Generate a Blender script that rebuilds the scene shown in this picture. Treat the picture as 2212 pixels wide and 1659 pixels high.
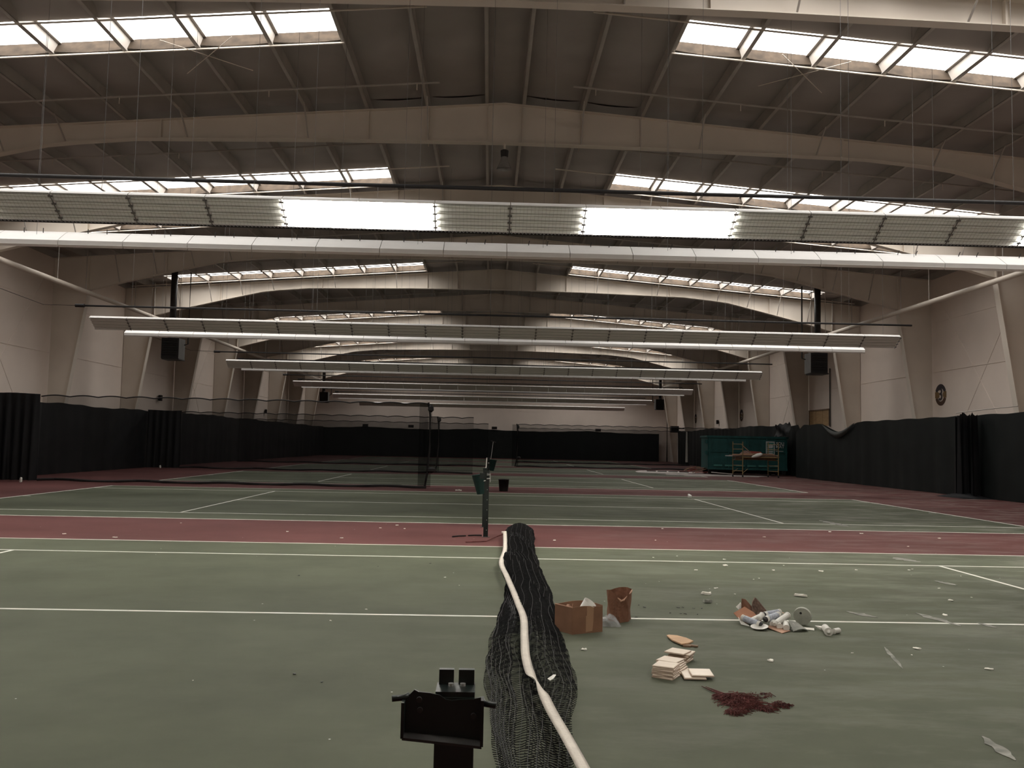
import bpy, bmesh, math, random
from mathutils import Vector, Matrix
random.seed(7)
scn = bpy.context.scene
for o in list(bpy.data.objects): bpy.data.objects.remove(o)
C = scn.collection

# ------------------------------------------------------------------ camera
def make_camera():
    yaw, pitch, roll = -0.0247, 0.0675, 0.0205
    fwd = Vector((-math.sin(yaw)*math.cos(pitch), math.cos(yaw)*math.cos(pitch), math.sin(pitch)))
    right = Vector((math.cos(yaw), math.sin(yaw), 0)); up = right.cross(fwd)
    r2 = math.cos(roll)*right + math.sin(roll)*up
    u2 = -math.sin(roll)*right + math.cos(roll)*up
    cd = bpy.data.cameras.new('camera'); cd.sensor_fit = 'HORIZONTAL'; cd.sensor_width = 36.0
    cd.lens = 1905.48*36.0/2212.0; cd.clip_start = 0.05; cd.clip_end = 400
    co = bpy.data.objects.new('camera', cd); C.objects.link(co)
    m = Matrix.Identity(4)
    for i in range(3):
        m[i][0] = r2[i]; m[i][1] = u2[i]; m[i][2] = -fwd[i]
    m[0][3], m[1][3], m[2][3] = 0.0584, 0.0, 1.5877
    co.matrix_world = m
    scn.camera = co
make_camera()

# ------------------------------------------------------------------ world and exposure
TUBE_L = 205.0      # radiance of a burning fluorescent tube
SKY_L = 7.7         # radiance of a daylit skylight pane
w = bpy.data.worlds.new('overcast_sky'); scn.world = w; w.use_nodes = True
bg = w.node_tree.nodes['Background']; bg.inputs[0].default_value = (0.80, 0.86, 0.95, 1); bg.inputs[1].default_value = 1.0
scn.view_settings.view_transform = 'Standard'; scn.view_settings.look = 'None'
scn.view_settings.exposure = 0.0; scn.view_settings.gamma = 1.0
scn.view_settings.use_curve_mapping = False

# ------------------------------------------------------------------ materials
MATS = {}
def mat(name, col, rough=0.6, var=0.12, scale=3.0, col2=None, metal=0.0, spec=0.3, bump=0.0, bscale=40.0, stretch=None, coord='Object'):
    if name in MATS: return MATS[name]
    m = bpy.data.materials.new(name); m.use_nodes = True; MATS[name] = m
    nt = m.node_tree; b = nt.nodes['Principled BSDF']
    b.inputs['Roughness'].default_value = rough; b.inputs['Metallic'].default_value = metal
    b.inputs['Specular IOR Level'].default_value = spec
    tc = nt.nodes.new('ShaderNodeTexCoord'); mp = nt.nodes.new('ShaderNodeMapping')
    nt.links.new(tc.outputs[coord], mp.inputs[0])
    if stretch: mp.inputs['Scale'].default_value = stretch
    n = nt.nodes.new('ShaderNodeTexNoise'); n.inputs['Scale'].default_value = scale; n.inputs['Detail'].default_value = 5
    nt.links.new(mp.outputs[0], n.inputs['Vector'])
    r = nt.nodes.new('ShaderNodeValToRGB')
    c2 = col2 if col2 else tuple(min(1, c*(1+var)) for c in col)
    c1 = col if col2 else tuple(c*(1-var) for c in col)
    r.color_ramp.elements[0].color = (*c1, 1); r.color_ramp.elements[1].color = (*c2, 1)
    r.color_ramp.elements[0].position = 0.3; r.color_ramp.elements[1].position = 0.7
    nt.links.new(n.outputs['Fac'], r.inputs[0]); nt.links.new(r.outputs[0], b.inputs['Base Color'])
    if bump:
        n2 = nt.nodes.new('ShaderNodeTexNoise'); n2.inputs['Scale'].default_value = bscale
        nt.links.new(mp.outputs[0], n2.inputs['Vector'])
        bp = nt.nodes.new('ShaderNodeBump'); bp.inputs['Strength'].default_value = bump; bp.inputs['Distance'].default_value = 0.02
        nt.links.new(n2.outputs['Fac'], bp.inputs['Height']); nt.links.new(bp.outputs[0], b.inputs['Normal'])
    return m
def emis(name, col, L):
    m = bpy.data.materials.new(name); m.use_nodes = True; nt = m.node_tree; nt.nodes.clear()
    e = nt.nodes.new('ShaderNodeEmission'); o = nt.nodes.new('ShaderNodeOutputMaterial')
    e.inputs[0].default_value = (*col, 1); e.inputs[1].default_value = L
    nt.links.new(e.outputs[0], o.inputs[0]); MATS[name] = m; return m
def mesh_fabric(name, col, alpha):
    m = bpy.data.materials.new(name); m.use_nodes = True; nt = m.node_tree; nt.nodes.clear()
    d = nt.nodes.new('ShaderNodeBsdfDiffuse'); t = nt.nodes.new('ShaderNodeBsdfTransparent'); mx = nt.nodes.new('ShaderNodeMixShader')
    tc = nt.nodes.new('ShaderNodeTexCoord'); n = nt.nodes.new('ShaderNodeTexNoise'); n.inputs['Scale'].default_value = 1.2
    mr = nt.nodes.new('ShaderNodeMapRange'); mr.inputs[3].default_value = alpha*0.75; mr.inputs[4].default_value = alpha*1.25
    nt.links.new(tc.outputs['Object'], n.inputs['Vector']); nt.links.new(n.outputs['Fac'], mr.inputs[0]); nt.links.new(mr.outputs[0], mx.inputs[0])
    o = nt.nodes.new('ShaderNodeOutputMaterial'); d.inputs[0].default_value = (*col, 1)
    nt.links.new(t.outputs[0], mx.inputs[1]); nt.links.new(d.outputs[0], mx.inputs[2]); nt.links.new(mx.outputs[0], o.inputs[0])
    MATS[name] = m; return m

def floor_mat(name, c1, c2, dustx):
    """painted acrylic court: mottled colour, long scuffs, pale construction dust that gathers on one side"""
    m = bpy.data.materials.new(name); m.use_nodes = True; nt = m.node_tree; b = nt.nodes['Principled BSDF']; L = nt.links.new
    b.inputs['Roughness'].default_value = 0.75; b.inputs['Specular IOR Level'].default_value = 0.12
    tc = nt.nodes.new('ShaderNodeNewGeometry')
    n = nt.nodes.new('ShaderNodeTexNoise'); n.inputs['Scale'].default_value = 0.38; n.inputs['Detail'].default_value = 8; n.inputs['Roughness'].default_value = 0.62
    L(tc.outputs['Position'], n.inputs['Vector'])
    r = nt.nodes.new('ShaderNodeValToRGB'); r.color_ramp.elements[0].color = (*c1, 1); r.color_ramp.elements[1].color = (*c2, 1)
    r.color_ramp.elements[0].position = 0.32; r.color_ramp.elements[1].position = 0.68
    L(n.outputs['Fac'], r.inputs[0])
    # scuffs
    mp = nt.nodes.new('ShaderNodeMapping'); mp.inputs['Rotation'].default_value = (0, 0, 0.55); mp.inputs['Scale'].default_value = (0.6, 1.8, 1)
    L(tc.outputs['Position'], mp.inputs[0])
    n2 = nt.nodes.new('ShaderNodeTexNoise'); n2.inputs['Scale'].default_value = 1.3; n2.inputs['Detail'].default_value = 8; n2.inputs['Roughness'].default_value = 0.7
    L(mp.outputs[0], n2.inputs['Vector'])
    sx = nt.nodes.new('ShaderNodeSeparateXYZ'); L(tc.outputs['Position'], sx.inputs[0])
    g = nt.nodes.new('ShaderNodeMapRange'); g.inputs[1].default_value = -1.0; g.inputs[2].default_value = dustx; g.inputs[3].default_value = 0.02; g.inputs[4].default_value = 0.55
    L(sx.outputs['X'], g.inputs[0])
    s = nt.nodes.new('ShaderNodeMapRange'); s.inputs[1].default_value = 0.46; s.inputs[2].default_value = 0.72; s.inputs[3].default_value = 0.0; s.inputs[4].default_value = 1.0
    L(n2.outputs['Fac'], s.inputs[0])
    mu = nt.nodes.new('ShaderNodeMath'); mu.operation = 'MULTIPLY'; L(g.outputs[0], mu.inputs[0]); L(s.outputs[0], mu.inputs[1])
    mx = nt.nodes.new('ShaderNodeMix'); mx.data_type = 'RGBA'
    L(mu.outputs[0], mx.inputs['Factor']); L(r.outputs[0], mx.inputs['A']); mx.inputs['B'].default_value = (0.30, 0.285, 0.25, 1)
    # fine white specks
    v = nt.nodes.new('ShaderNodeTexVoronoi'); v.inputs['Scale'].default_value = 2.6; L(tc.outputs['Position'], v.inputs['Vector'])
    lt = nt.nodes.new('ShaderNodeMath'); lt.operation = 'LESS_THAN'; L(v.outputs['Distance'], lt.inputs[0]); lt.inputs[1].default_value = 0.022
    mx2 = nt.nodes.new('ShaderNodeMix'); mx2.data_type = 'RGBA'; L(lt.outputs[0], mx2.inputs['Factor']); L(mx.outputs['Result'], mx2.inputs['A']); mx2.inputs['B'].default_value = (0.5, 0.49, 0.45, 1)
    L(mx2.outputs['Result'], b.inputs['Base Color'])
    MATS[name] = m; return m

M_green = floor_mat('green_court_acrylic', (0.055, 0.061, 0.039), (0.094, 0.102, 0.068), 9.0)
M_red = floor_mat('red_court_acrylic', (0.080, 0.030, 0.028), (0.116, 0.045, 0.042), 16.0)
M_line = mat('white_court_line', (0.70, 0.69, 0.62), 0.6, 0.10, 6)
M_wall = mat('cream_wall_liner', (0.76, 0.655, 0.575), 0.75, 0.07, 0.35, bump=0.25, bscale=1.5)
M_ceil = mat('white_vinyl_insulation', (0.36, 0.325, 0.30), 0.6, 0.08, 0.8, bump=0.35, bscale=2.5)
M_steel = mat('cream_painted_steel', (0.66, 0.59, 0.51), 0.5, 0.06, 0.7)
M_purlin = mat('galvanised_purlin', (0.40, 0.365, 0.33), 0.45, 0.1, 2.0)
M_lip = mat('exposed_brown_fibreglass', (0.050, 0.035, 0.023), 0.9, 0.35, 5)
M_deck = mat('roof_deck_steel', (0.3, 0.28, 0.26), 0.6)
M_white = mat('white_enamel', (0.80, 0.78, 0.75), 0.35, 0.05, 2)
M_refl = mat('white_reflector', (0.86, 0.86, 0.82), 0.3, 0.04, 2, spec=0.5)
M_tube0 = mat('dead_fluorescent_glass', (0.82, 0.83, 0.79), 0.2, 0.03, 4, spec=0.5)
M_tube1 = emis('burning_fluorescent', (1.0, 0.96, 0.88), TUBE_L)
M_wire = mat('grey_guard_wire', (0.42, 0.42, 0.40), 0.4, 0.05, 8, metal=0.6)
M_clip = mat('grey_clip', (0.16, 0.155, 0.15), 0.5, 0.1, 6)
M_dark = mat('dark_steel', (0.03, 0.028, 0.027), 0.5, 0.15, 6)
M_black = mat('black_iron_pipe', (0.018, 0.016, 0.016), 0.55, 0.1, 5)
M_sky = emis('daylit_fibreglass', (1.0, 0.97, 0.93), SKY_L)
M_curt = mat('black_backdrop_vinyl', (0.0085, 0.0090, 0.0100), 0.55, 0.25, 1.5, spec=0.25)
M_curtg = mat('dark_green_backdrop_vinyl', (0.0066, 0.0086, 0.0082), 0.6, 0.25, 1.5, spec=0.25)
M_mesh = mesh_fabric('black_divider_mesh', (0.01, 0.01, 0.01), 0.36)
M_mesh2 = mesh_fabric('black_divider_mesh_fold', (0.01, 0.01, 0.01), 0.5)
M_net = mat('black_net_cord', (0.022, 0.022, 0.023), 0.6, 0.3, 30, spec=0.25)
M_band = mat('white_canvas_headband', (0.66, 0.60, 0.52), 0.8, 0.08, 9, bump=0.2, bscale=60)
M_post = mat('dark_green_post_paint', (0.006, 0.010, 0.0085), 0.4, 0.25, 9, spec=0.4)
M_bin = mat('green_plastic_bin', (0.005, 0.024, 0.020), 0.5, 0.15, 6)
M_binb = mat('black_plastic_bin', (0.012, 0.010, 0.010), 0.55, 0.15, 6)
M_chrome = mat('bright_zinc', (0.62, 0.62, 0.60), 0.3, 0.05, 20, metal=0.7)
M_card = mat('brown_cardboard', (0.20, 0.105, 0.062), 0.85, 0.16, 5)
M_cardl = mat('pale_cardboard', (0.42, 0.25, 0.17), 0.85, 0.12, 6)
M_tape = mat('packing_tape', (0.34, 0.20, 0.12), 0.4, 0.08, 8)
M_paper = mat('brown_kraft_paper', (0.18, 0.085, 0.050), 0.85, 0.2, 7, bump=0.4, bscale=14)
M_plastic = mat('white_plastic', (0.66, 0.64, 0.58), 0.4, 0.05, 8)
M_label = mat('blue_grey_printed_label', (0.36, 0.38, 0.43), 0.5, 0.25, 60)
M_tile = mat('ivory_ceramic_tile', (0.68, 0.57, 0.45), 0.35, 0.05, 12)
M_tileb = mat('bisque_tile_body', (0.47, 0.36, 0.28), 0.8, 0.08, 20)
M_wood = mat('plywood_offcut', (0.48, 0.30, 0.17), 0.7, 0.14, 4, stretch=(1, 6, 1))
M_woodd = mat('weathered_board', (0.20, 0.13, 0.085), 0.8, 0.2, 4, stretch=(1, 8, 1))
M_fibre = mat('dark_red_fibre', (0.085, 0.024, 0.021), 0.9, 0.4, 20)
M_grey = mat('grey_scrap', (0.23, 0.23, 0.20), 0.7, 0.2, 10)
M_plaster = mat('pale_plaster_scrap', (0.78, 0.75, 0.66), 0.85, 0.1, 20)
M_dust = mat('white_plaster_dust', (0.50, 0.45, 0.42), 0.95, 0.2, 2)
M_teal = mat('teal_container_paint', (0.010, 0.060, 0.058), 0.5, 0.25, 2.5)
M_teall = mat('faded_teal_paint', (0.045, 0.16, 0.14), 0.6, 0.15, 4)
M_rust = mat('dark_underframe', (0.014, 0.011, 0.010), 0.8, 0.3, 6)
M_sign = mat('white_sign_paint', (0.42, 0.44, 0.43), 0.6, 0.08, 10)
M_yel = mat('yellow_scaffold_paint', (0.24, 0.17, 0.075), 0.5, 0.2, 8)
M_redp = mat('red_panel', (0.25, 0.055, 0.04), 0.6, 0.15, 6)
M_navy = mat('navy_sign_paint', (0.050, 0.042, 0.048), 0.6, 0.1, 8)
M_brownp = mat('brown_sign_paint', (0.085, 0.048, 0.033), 0.6, 0.1, 8)
M_tan = mat('ochre_sign_paint', (0.20, 0.125, 0.058), 0.6, 0.1, 8)
M_ply = mat('bare_plywood', (0.44, 0.29, 0.15), 0.75, 0.1, 2.5, stretch=(1, 1, 4))
M_heat = mat('dark_heater_case', (0.022, 0.022, 0.024), 0.5, 0.12, 5)
M_heats = mat('grey_heater_side', (0.10, 0.095, 0.09), 0.5, 0.1, 5)
M_flue = mat('sooty_flue_pipe', (0.040, 0.036, 0.034), 0.5, 0.2, 4)
M_glass = mat('milky_lamp_glass', (0.25, 0.24, 0.23), 0.2, 0.08, 8, spec=0.6)
M_clear = mesh_fabric('clear_plastic_film', (0.55, 0.55, 0.55), 0.35)

# ------------------------------------------------------------------ mesh helpers
class MB:
    def __init__(s): s.v = []; s.f = []; s.mi = []; s.cur = 0
    def add(s, vs, fs):
        k = len(s.v); s.v += [tuple(v) for v in vs]
        for f in fs: s.f.append(tuple(i+k for i in f)); s.mi.append(s.cur)
        return s
    def box(s, x0, x1, y0, y1, z0, z1):
        return s.add([(x0,y0,z0),(x1,y0,z0),(x1,y1,z0),(x0,y1,z0),(x0,y0,z1),(x1,y0,z1),(x1,y1,z1),(x0,y1,z1)],
                     [(0,3,2,1),(4,5,6,7),(0,1,5,4),(1,2,6,5),(2,3,7,6),(3,0,4,7)])
    def obox(s, c, ax, ay, az):
        """oriented box: centre and three half-axis vectors"""
        c, ax, ay, az = Vector(c), Vector(ax), Vector(ay), Vector(az)
        vs = [c+i*ax+j*ay+k*az for k in (-1,1) for (i,j) in ((-1,-1),(1,-1),(1,1),(-1,1))]
        return s.add(vs, [(0,3,2,1),(4,5,6,7),(0,1,5,4),(1,2,6,5),(2,3,7,6),(3,0,4,7)])
    def tube(s, pts, r, n=8, cap=True):
        pts = [Vector(p) for p in pts]; m = len(pts); rs = r if isinstance(r, (list, tuple)) else [r]*m
        vs = []; up = Vector((0,0,1))
        for i, p in enumerate(pts):
            t = (pts[min(i+1,m-1)]-pts[max(i-1,0)])
            t = t.normalized() if t.length > 1e-9 else Vector((0,1,0))
            a = t.cross(up)
            if a.length < 1e-3: a = t.cross(Vector((1,0,0)))
            a.normalize(); b = t.cross(a).normalized()
            for k in range(n):
                th = 2*math.pi*(k+0.5)/n; vs.append(p+rs[i]*(math.cos(th)*a+math.sin(th)*b))
        fs = [(i*n+k, i*n+(k+1)%n, (i+1)*n+(k+1)%n, (i+1)*n+k) for i in range(m-1) for k in range(n)]
        if cap: fs += [tuple(range(n))[::-1], tuple((m-1)*n+k for k in range(n))]
        return s.add(vs, fs)
    def prism(s, poly, ax, t):
        """poly: list of 3D points of a planar outline; extruded by vector ax*t (centred)"""
        a = Vector(ax)*t*0.5; n = len(poly); p = [Vector(q) for q in poly]
        vs = [q-a for q in p]+[q+a for q in p]
        return s.add(vs, [tuple(range(n))[::-1], tuple(range(n,2*n))]+[(i,(i+1)%n,n+(i+1)%n,n+i) for i in range(n)])
    def grid(s, P, closed_u=False):
        """P[i][j] rows of points"""
        nr, nc = len(P), len(P[0]); vs = [p for row in P for p in row]
        fs = [(i*nc+j, i*nc+(j+1)%nc, (i+1)*nc+(j+1)%nc, (i+1)*nc+j) for i in range(nr-1) for j in range(nc if closed_u else nc-1)]
        return s.add(vs, fs)
    def lathe(s, prof, n=16, c=(0,0,0), cap=True):
        P = [[(c[0]+r*math.cos(2*math.pi*k/n), c[1]+r*math.sin(2*math.pi*k/n), c[2]+z) for k in range(n)] for r, z in prof]
        k0 = len(s.v); s.grid(P, True)
        if cap:
            s.f.append(tuple(k0+k for k in range(n))[::-1]); s.mi.append(s.cur)
            s.f.append(tuple(k0+(len(prof)-1)*n+k for k in range(n))); s.mi.append(s.cur)
        return s
    def mesh(s, name, *mats, smooth=False):
        me = bpy.data.meshes.new(name); me.from_pydata(s.v, [], s.f); me.validate()
        for m in mats: me.materials.append(m)
        if len(mats) > 1: me.polygons.foreach_set('material_index', s.mi[:len(me.polygons)])
        if smooth: me.polygons.foreach_set('use_smooth', [True]*len(me.polygons))
        me.update(); return me

def obj(name, mb, m=None, parent=None, loc=None, rot=None, smooth=False):
    """link one mesh object; mb is an MB or a finished mesh"""
    if isinstance(mb, MB):
        ms = m if isinstance(m, (list, tuple)) else [m]
        me = mb.mesh(name, *ms, smooth=smooth)
    else: me = mb
    o = bpy.data.objects.new(name, me); C.objects.link(o)
    if parent: o.parent = parent
    if loc: o.location = loc
    if rot: o.rotation_euler = rot
    return o
def tag(o, label, cat, group=None):
    o['label'] = label; o['category'] = cat
    if group: o['group'] = group
    return o
def thing(name, label, cat, loc=(0,0,0), rz=0, group=None):
    o = bpy.data.objects.new(name, None); C.objects.link(o); o.location = loc; o.rotation_euler = (0,0,rz)
    o.empty_display_size = 0.1
    return tag(o, label, cat, group)
def struct(name, mb, m, parent=None):
    o = obj(name, mb, m, parent); o['kind'] = 'structure'; return o
def stuff(o): o['kind'] = 'stuff'; return o
def copy_tree(o, parent=None):
    c = o.copy(); C.objects.link(c); c.parent = parent
    for ch in list(o.children): copy_tree(ch, c)
    return c
def hash01(*a):
    return (math.sin(sum(x*(12.9898+7.3*i) for i, x in enumerate(a)))*43758.5453) % 1.0
ORD = ['nearest', 'second', 'third', 'fourth', 'fifth', 'sixth', 'seventh', 'eighth', 'ninth', 'tenth', 'eleventh', 'farthest']

# ------------------------------------------------------------------ the hall
RX = 0.3                                # ridge line
HW = 19.0                               # half width
XL, XR = RX-HW, RX+HW
Y0, Y1 = -8.0, 94.2
SL = 0.078
def ztop(d): return 10.58-SL*d          # top of rafters = underside of purlins
F = lambda k: 15.44+7.45*(k-1)          # frame k stands at this depth
COURTS = [8.23, 23.0, 37.98, 52.9, 67.8, 82.7]

# floor with its courts
fl = struct('floor', MB().box(XL-0.3, XR+0.3, Y0-0.3, Y1+0.3, -0.2, 0.0), M_red)
for c in COURTS:
    obj('court_surface', MB().box(-11.885, 11.885, c-5.485, c+5.485, -0.01, 0.0015), M_green, fl)
    lw = 0.025
    def line(x0, x1, y0, y1): obj('court_line', MB().box(x0, x1, y0, y1, -0.01, 0.003), M_line, fl)
    for s in (-1, 1):
        line(-11.885, 11.885, c+s*5.485-lw, c+s*5.485+lw)
        line(-11.885, 11.885, c+s*4.115-lw, c+s*4.115+lw)
        line(s*6.4-lw, s*6.4+lw, c-4.09, c+4.09)
        line(s*11.86-0.035, s*11.86+0.035, c-5.46, c+5.46)
        line(s*11.72-0.1, s*11.72+0.1, c-lw, c+lw)
    line(-6.375, 6.375, c-lw, c+lw)

# walls
eave = ztop(HW)+0.25
def side_wall(name, x, sgn):
    m = MB(); m.box(min(x, x+sgn*0.25), max(x, x+sgn*0.25), Y0-0.25, Y1+0.25, 0, eave+0.2)
    o = struct(name, m, M_wall)
    # liner seams over the girts
    for z in (2.3, 5.05, 7.2):
        obj('girt_seam', MB().box(min(x, x-sgn*0.018), max(x, x-sgn*0.018), Y0, Y1, z-0.012, z+0.012), M_wall, o)
    # rod bracing that shows through the liner
    for k in (3, 6, 9):
        for (za, zb) in ((0.3, 8.6), (8.6, 0.3)):
            obj('brace_rod', MB().tube([(x-sgn*0.002, F(k)+0.3, za), (x-sgn*0.002, F(k+1)-0.3, zb)], 0.014, 6), M_wall, o)
    return o
wl = side_wall('wall_left', XL, -1); wr = side_wall('wall_right', XR, 1)
def gable(name, y, sgn):
    P = [(XL-0.25, y, 0), (XR+0.25, y, 0), (XR+0.25, y, eave+0.2), (RX, y, ztop(0)+0.6), (XL-0.25, y, eave+0.2)]
    return struct(name, MB().prism([(p[0], p[1]+sgn*0.125, p[2]) for p in P], (0, 1, 0), 0.25), M_wall)
wb = gable('wall_back', Y1, 1); wf = gable('wall_front', Y0, -1)
for z in (2.3, 5.05, 7.2):
    obj('girt_seam', MB().box(XL, XR, Y1-0.018, Y1, z-0.012, z+0.012), M_wall, wb)

# roof: deck, purlins, sagging insulation panels, skylight panes
PUR = [0.45+1.57*i for i in range(12)] + [18.97]
def sky_rng(k):
    """skylight strip (y0, y1) in the bay from frame k to frame k+1"""
    return (F(k)+2.00, F(k)+3.62) if k % 2 else (F(k+1)-2.55, F(k+1)-0.45)
BAYS = list(range(-1, 12))
def has_sky(k):
    a, b = sky_rng(k)
    return a > Y0+0.3 and b < Y1-0.3 and (k % 2 == 0 or k < 5) 
def bay_y(k): return max(Y0, F(k)), min(Y1, F(k+1))
OPEN0, OPEN1 = 3.59, 16.15
ceil = bpy.data.objects.new('ceiling', None)
dm = MB()
def deck_piece(d0, d1, y0, y1):
    for s in (-1, 1):
        dm.add([(RX+s*d0, y0, ztop(d0)+0.37), (RX+s*d1, y0, ztop(d1)+0.37), (RX+s*d1, y1, ztop(d1)+0.37), (RX+s*d0, y1, ztop(d0)+0.37)], [(0,1,2,3)])
ycur = Y0-0.3
for k in BAYS:
    a, b = sky_rng(k)
    if not has_sky(k): continue
    deck_piece(0, 19.4, ycur, a); deck_piece(0, OPEN0, a, b); deck_piece(OPEN1, 19.4, a, b); ycur = b
deck_piece(0, 19.4, ycur, Y1+0.3)
ceil = struct('ceiling', dm, M_deck)

def pur_mesh(s):
    """Z-section purlin, local x to the ridge side"""
    h = 0.32; m = MB()
    m.box(-0.006, 0.006, Y0, Y1, 0.0, h)
    m.box(-0.006 if s > 0 else -0.085, 0.085 if s > 0 else 0.006, Y0, Y1, 0.0, 0.012)
    m.box(-0.075 if s > 0 else -0.006, 0.006 if s > 0 else 0.075, Y0, Y1, h-0.012, h)
    return m.mesh('purlin', M_purlin)
pm = {1: pur_mesh(1), -1: pur_mesh(-1)}
for d in PUR:
    for s in (-1, 1):
        obj('purlin', pm[s], None, ceil, (RX+s*d, 0, ztop(d)+0.005))

def panel_mesh(wd, s, k, hole):
    """insulation blanket in one purlin space of one bay; local origin at the ridge-side purlin, frame k; sags between its supports"""
    y0, y1 = bay_y(k); a, b = sky_rng(k)
    NX = 8
    def row(y, droop, base):
        return [(s*wd*i/NX, y, base-SL*wd*i/NX-(0.045+droop)*math.sin(math.pi*i/NX)**0.8 - 0.0) for i in range(NX+1)]
    m = MB(); base = 0.30
    if not hole:
        n = 7
        m.grid([row(y0+(y1-y0)*j/n, 0.02*math.sin(5.1*j+k), base) for j in range(n+1)])
    else:
        # near part comes down to its bar, then stands up to the pane; far part starts under the pane edge
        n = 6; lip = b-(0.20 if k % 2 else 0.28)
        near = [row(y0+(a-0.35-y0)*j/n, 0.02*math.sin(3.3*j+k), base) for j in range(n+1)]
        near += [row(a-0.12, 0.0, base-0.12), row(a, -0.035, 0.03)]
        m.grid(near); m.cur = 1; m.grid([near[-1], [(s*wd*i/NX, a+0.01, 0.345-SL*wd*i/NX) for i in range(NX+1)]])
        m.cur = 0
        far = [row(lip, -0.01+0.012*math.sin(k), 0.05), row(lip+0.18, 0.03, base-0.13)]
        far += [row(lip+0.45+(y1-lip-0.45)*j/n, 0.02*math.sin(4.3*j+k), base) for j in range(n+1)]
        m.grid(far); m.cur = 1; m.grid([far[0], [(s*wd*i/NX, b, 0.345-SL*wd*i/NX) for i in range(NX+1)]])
    return m.mesh('insulation_panel', M_ceil, M_lip, smooth=True)
cache = {}
for k in BAYS:
    y0, y1 = bay_y(k)
    if y1-y0 < 0.5: continue
    a, b = sky_rng(k); has = has_sky(k)
    key0 = ('r', k)
    n = 7
    rm = MB().grid([[(RX-0.45+0.9*i/6, y0+(y1-y0)*j/n, ztop(0.45)+0.305-0.03*math.sin(math.pi*i/6)) for i in range(7)] for j in range(n+1)])
    obj('insulation_panel', rm, M_ceil, ceil, smooth=True)
    for i in range(len(PUR)-1):
        wd = PUR[i+1]-PUR[i]; hole = has and PUR[i] >= OPEN0-0.01 and PUR[i+1] <= OPEN1+0.01
        for s in (-1, 1):
            key = (k, s, round(wd, 2), hole)
            if key not in cache: cache[key] = panel_mesh(wd, s, k, hole)
            obj('insulation_panel', cache[key], None, ceil, (RX+s*PUR[i], 0, ztop(PUR[i])+0.005))
            if hole:
                kk = ('pane', k, s)
                if kk not in cache:
                    cache[kk] = MB().add([(s*0.0, a-0.02, 0.350), (s*wd, a-0.02, 0.350-SL*wd), (s*wd, b+0.02, 0.350-SL*wd), (s*0.0, b+0.02, 0.350)], [(0,1,2,3)]).mesh('skylight_pane', M_sky)
                obj('skylight_pane', cache[kk], None, ceil, (RX+s*PUR[i], 0, ztop(PUR[i])+0.005))
    # bars that carry the blanket along the skylight, sprinkler branch, purlin cross rods
    for s in (-1, 1):
        def slope_bar(nm, y, d0, d1, r, mt, drop=0.03):
            obj(nm, MB().tube([(RX+s*d0, y, ztop(d0)-drop), (RX+s*d1, y, ztop(d1)-drop)], r, 6), mt, ceil)
        if has:
            slope_bar('skylight_bar', a-0.02, 1.7, 18.4, 0.022, M_steel)
            slope_bar('skylight_bar', b-(0.20 if k % 2 else 0.28), 3.6, 18.4, 0.022, M_steel)
            if k % 2:
                for (da, ya, db, yb) in ((5.9, b-0.7, 7.4, b+1.0), (7.4, b-0.7, 5.9, b+1.0)):
                    obj('cross_rod', MB().tube([(RX+s*da, ya, ztop(da)-0.03), (RX+s*db, yb, ztop(db)-0.03)], 0.009, 5), M_steel, ceil)
        yb_ = (F(k)+5.72) if k % 2 else (F(k)+2.4)
        if Y0+0.5 < yb_ < Y1-0.5:
            slope_bar('sprinkler_branch', yb_, 1.65, 17.4, 0.026, M_purlin, 0.05)
            hm = MB()
            for j in range(4):
                d = 2.2+3.6*j
                hm.tube([(RX+s*d, yb_, ztop(d)-0.05), (RX+s*d, yb_, ztop(d)-0.22)], 0.012, 6)
            obj('sprinkler_drops', hm, M_steel, ceil)

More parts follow.
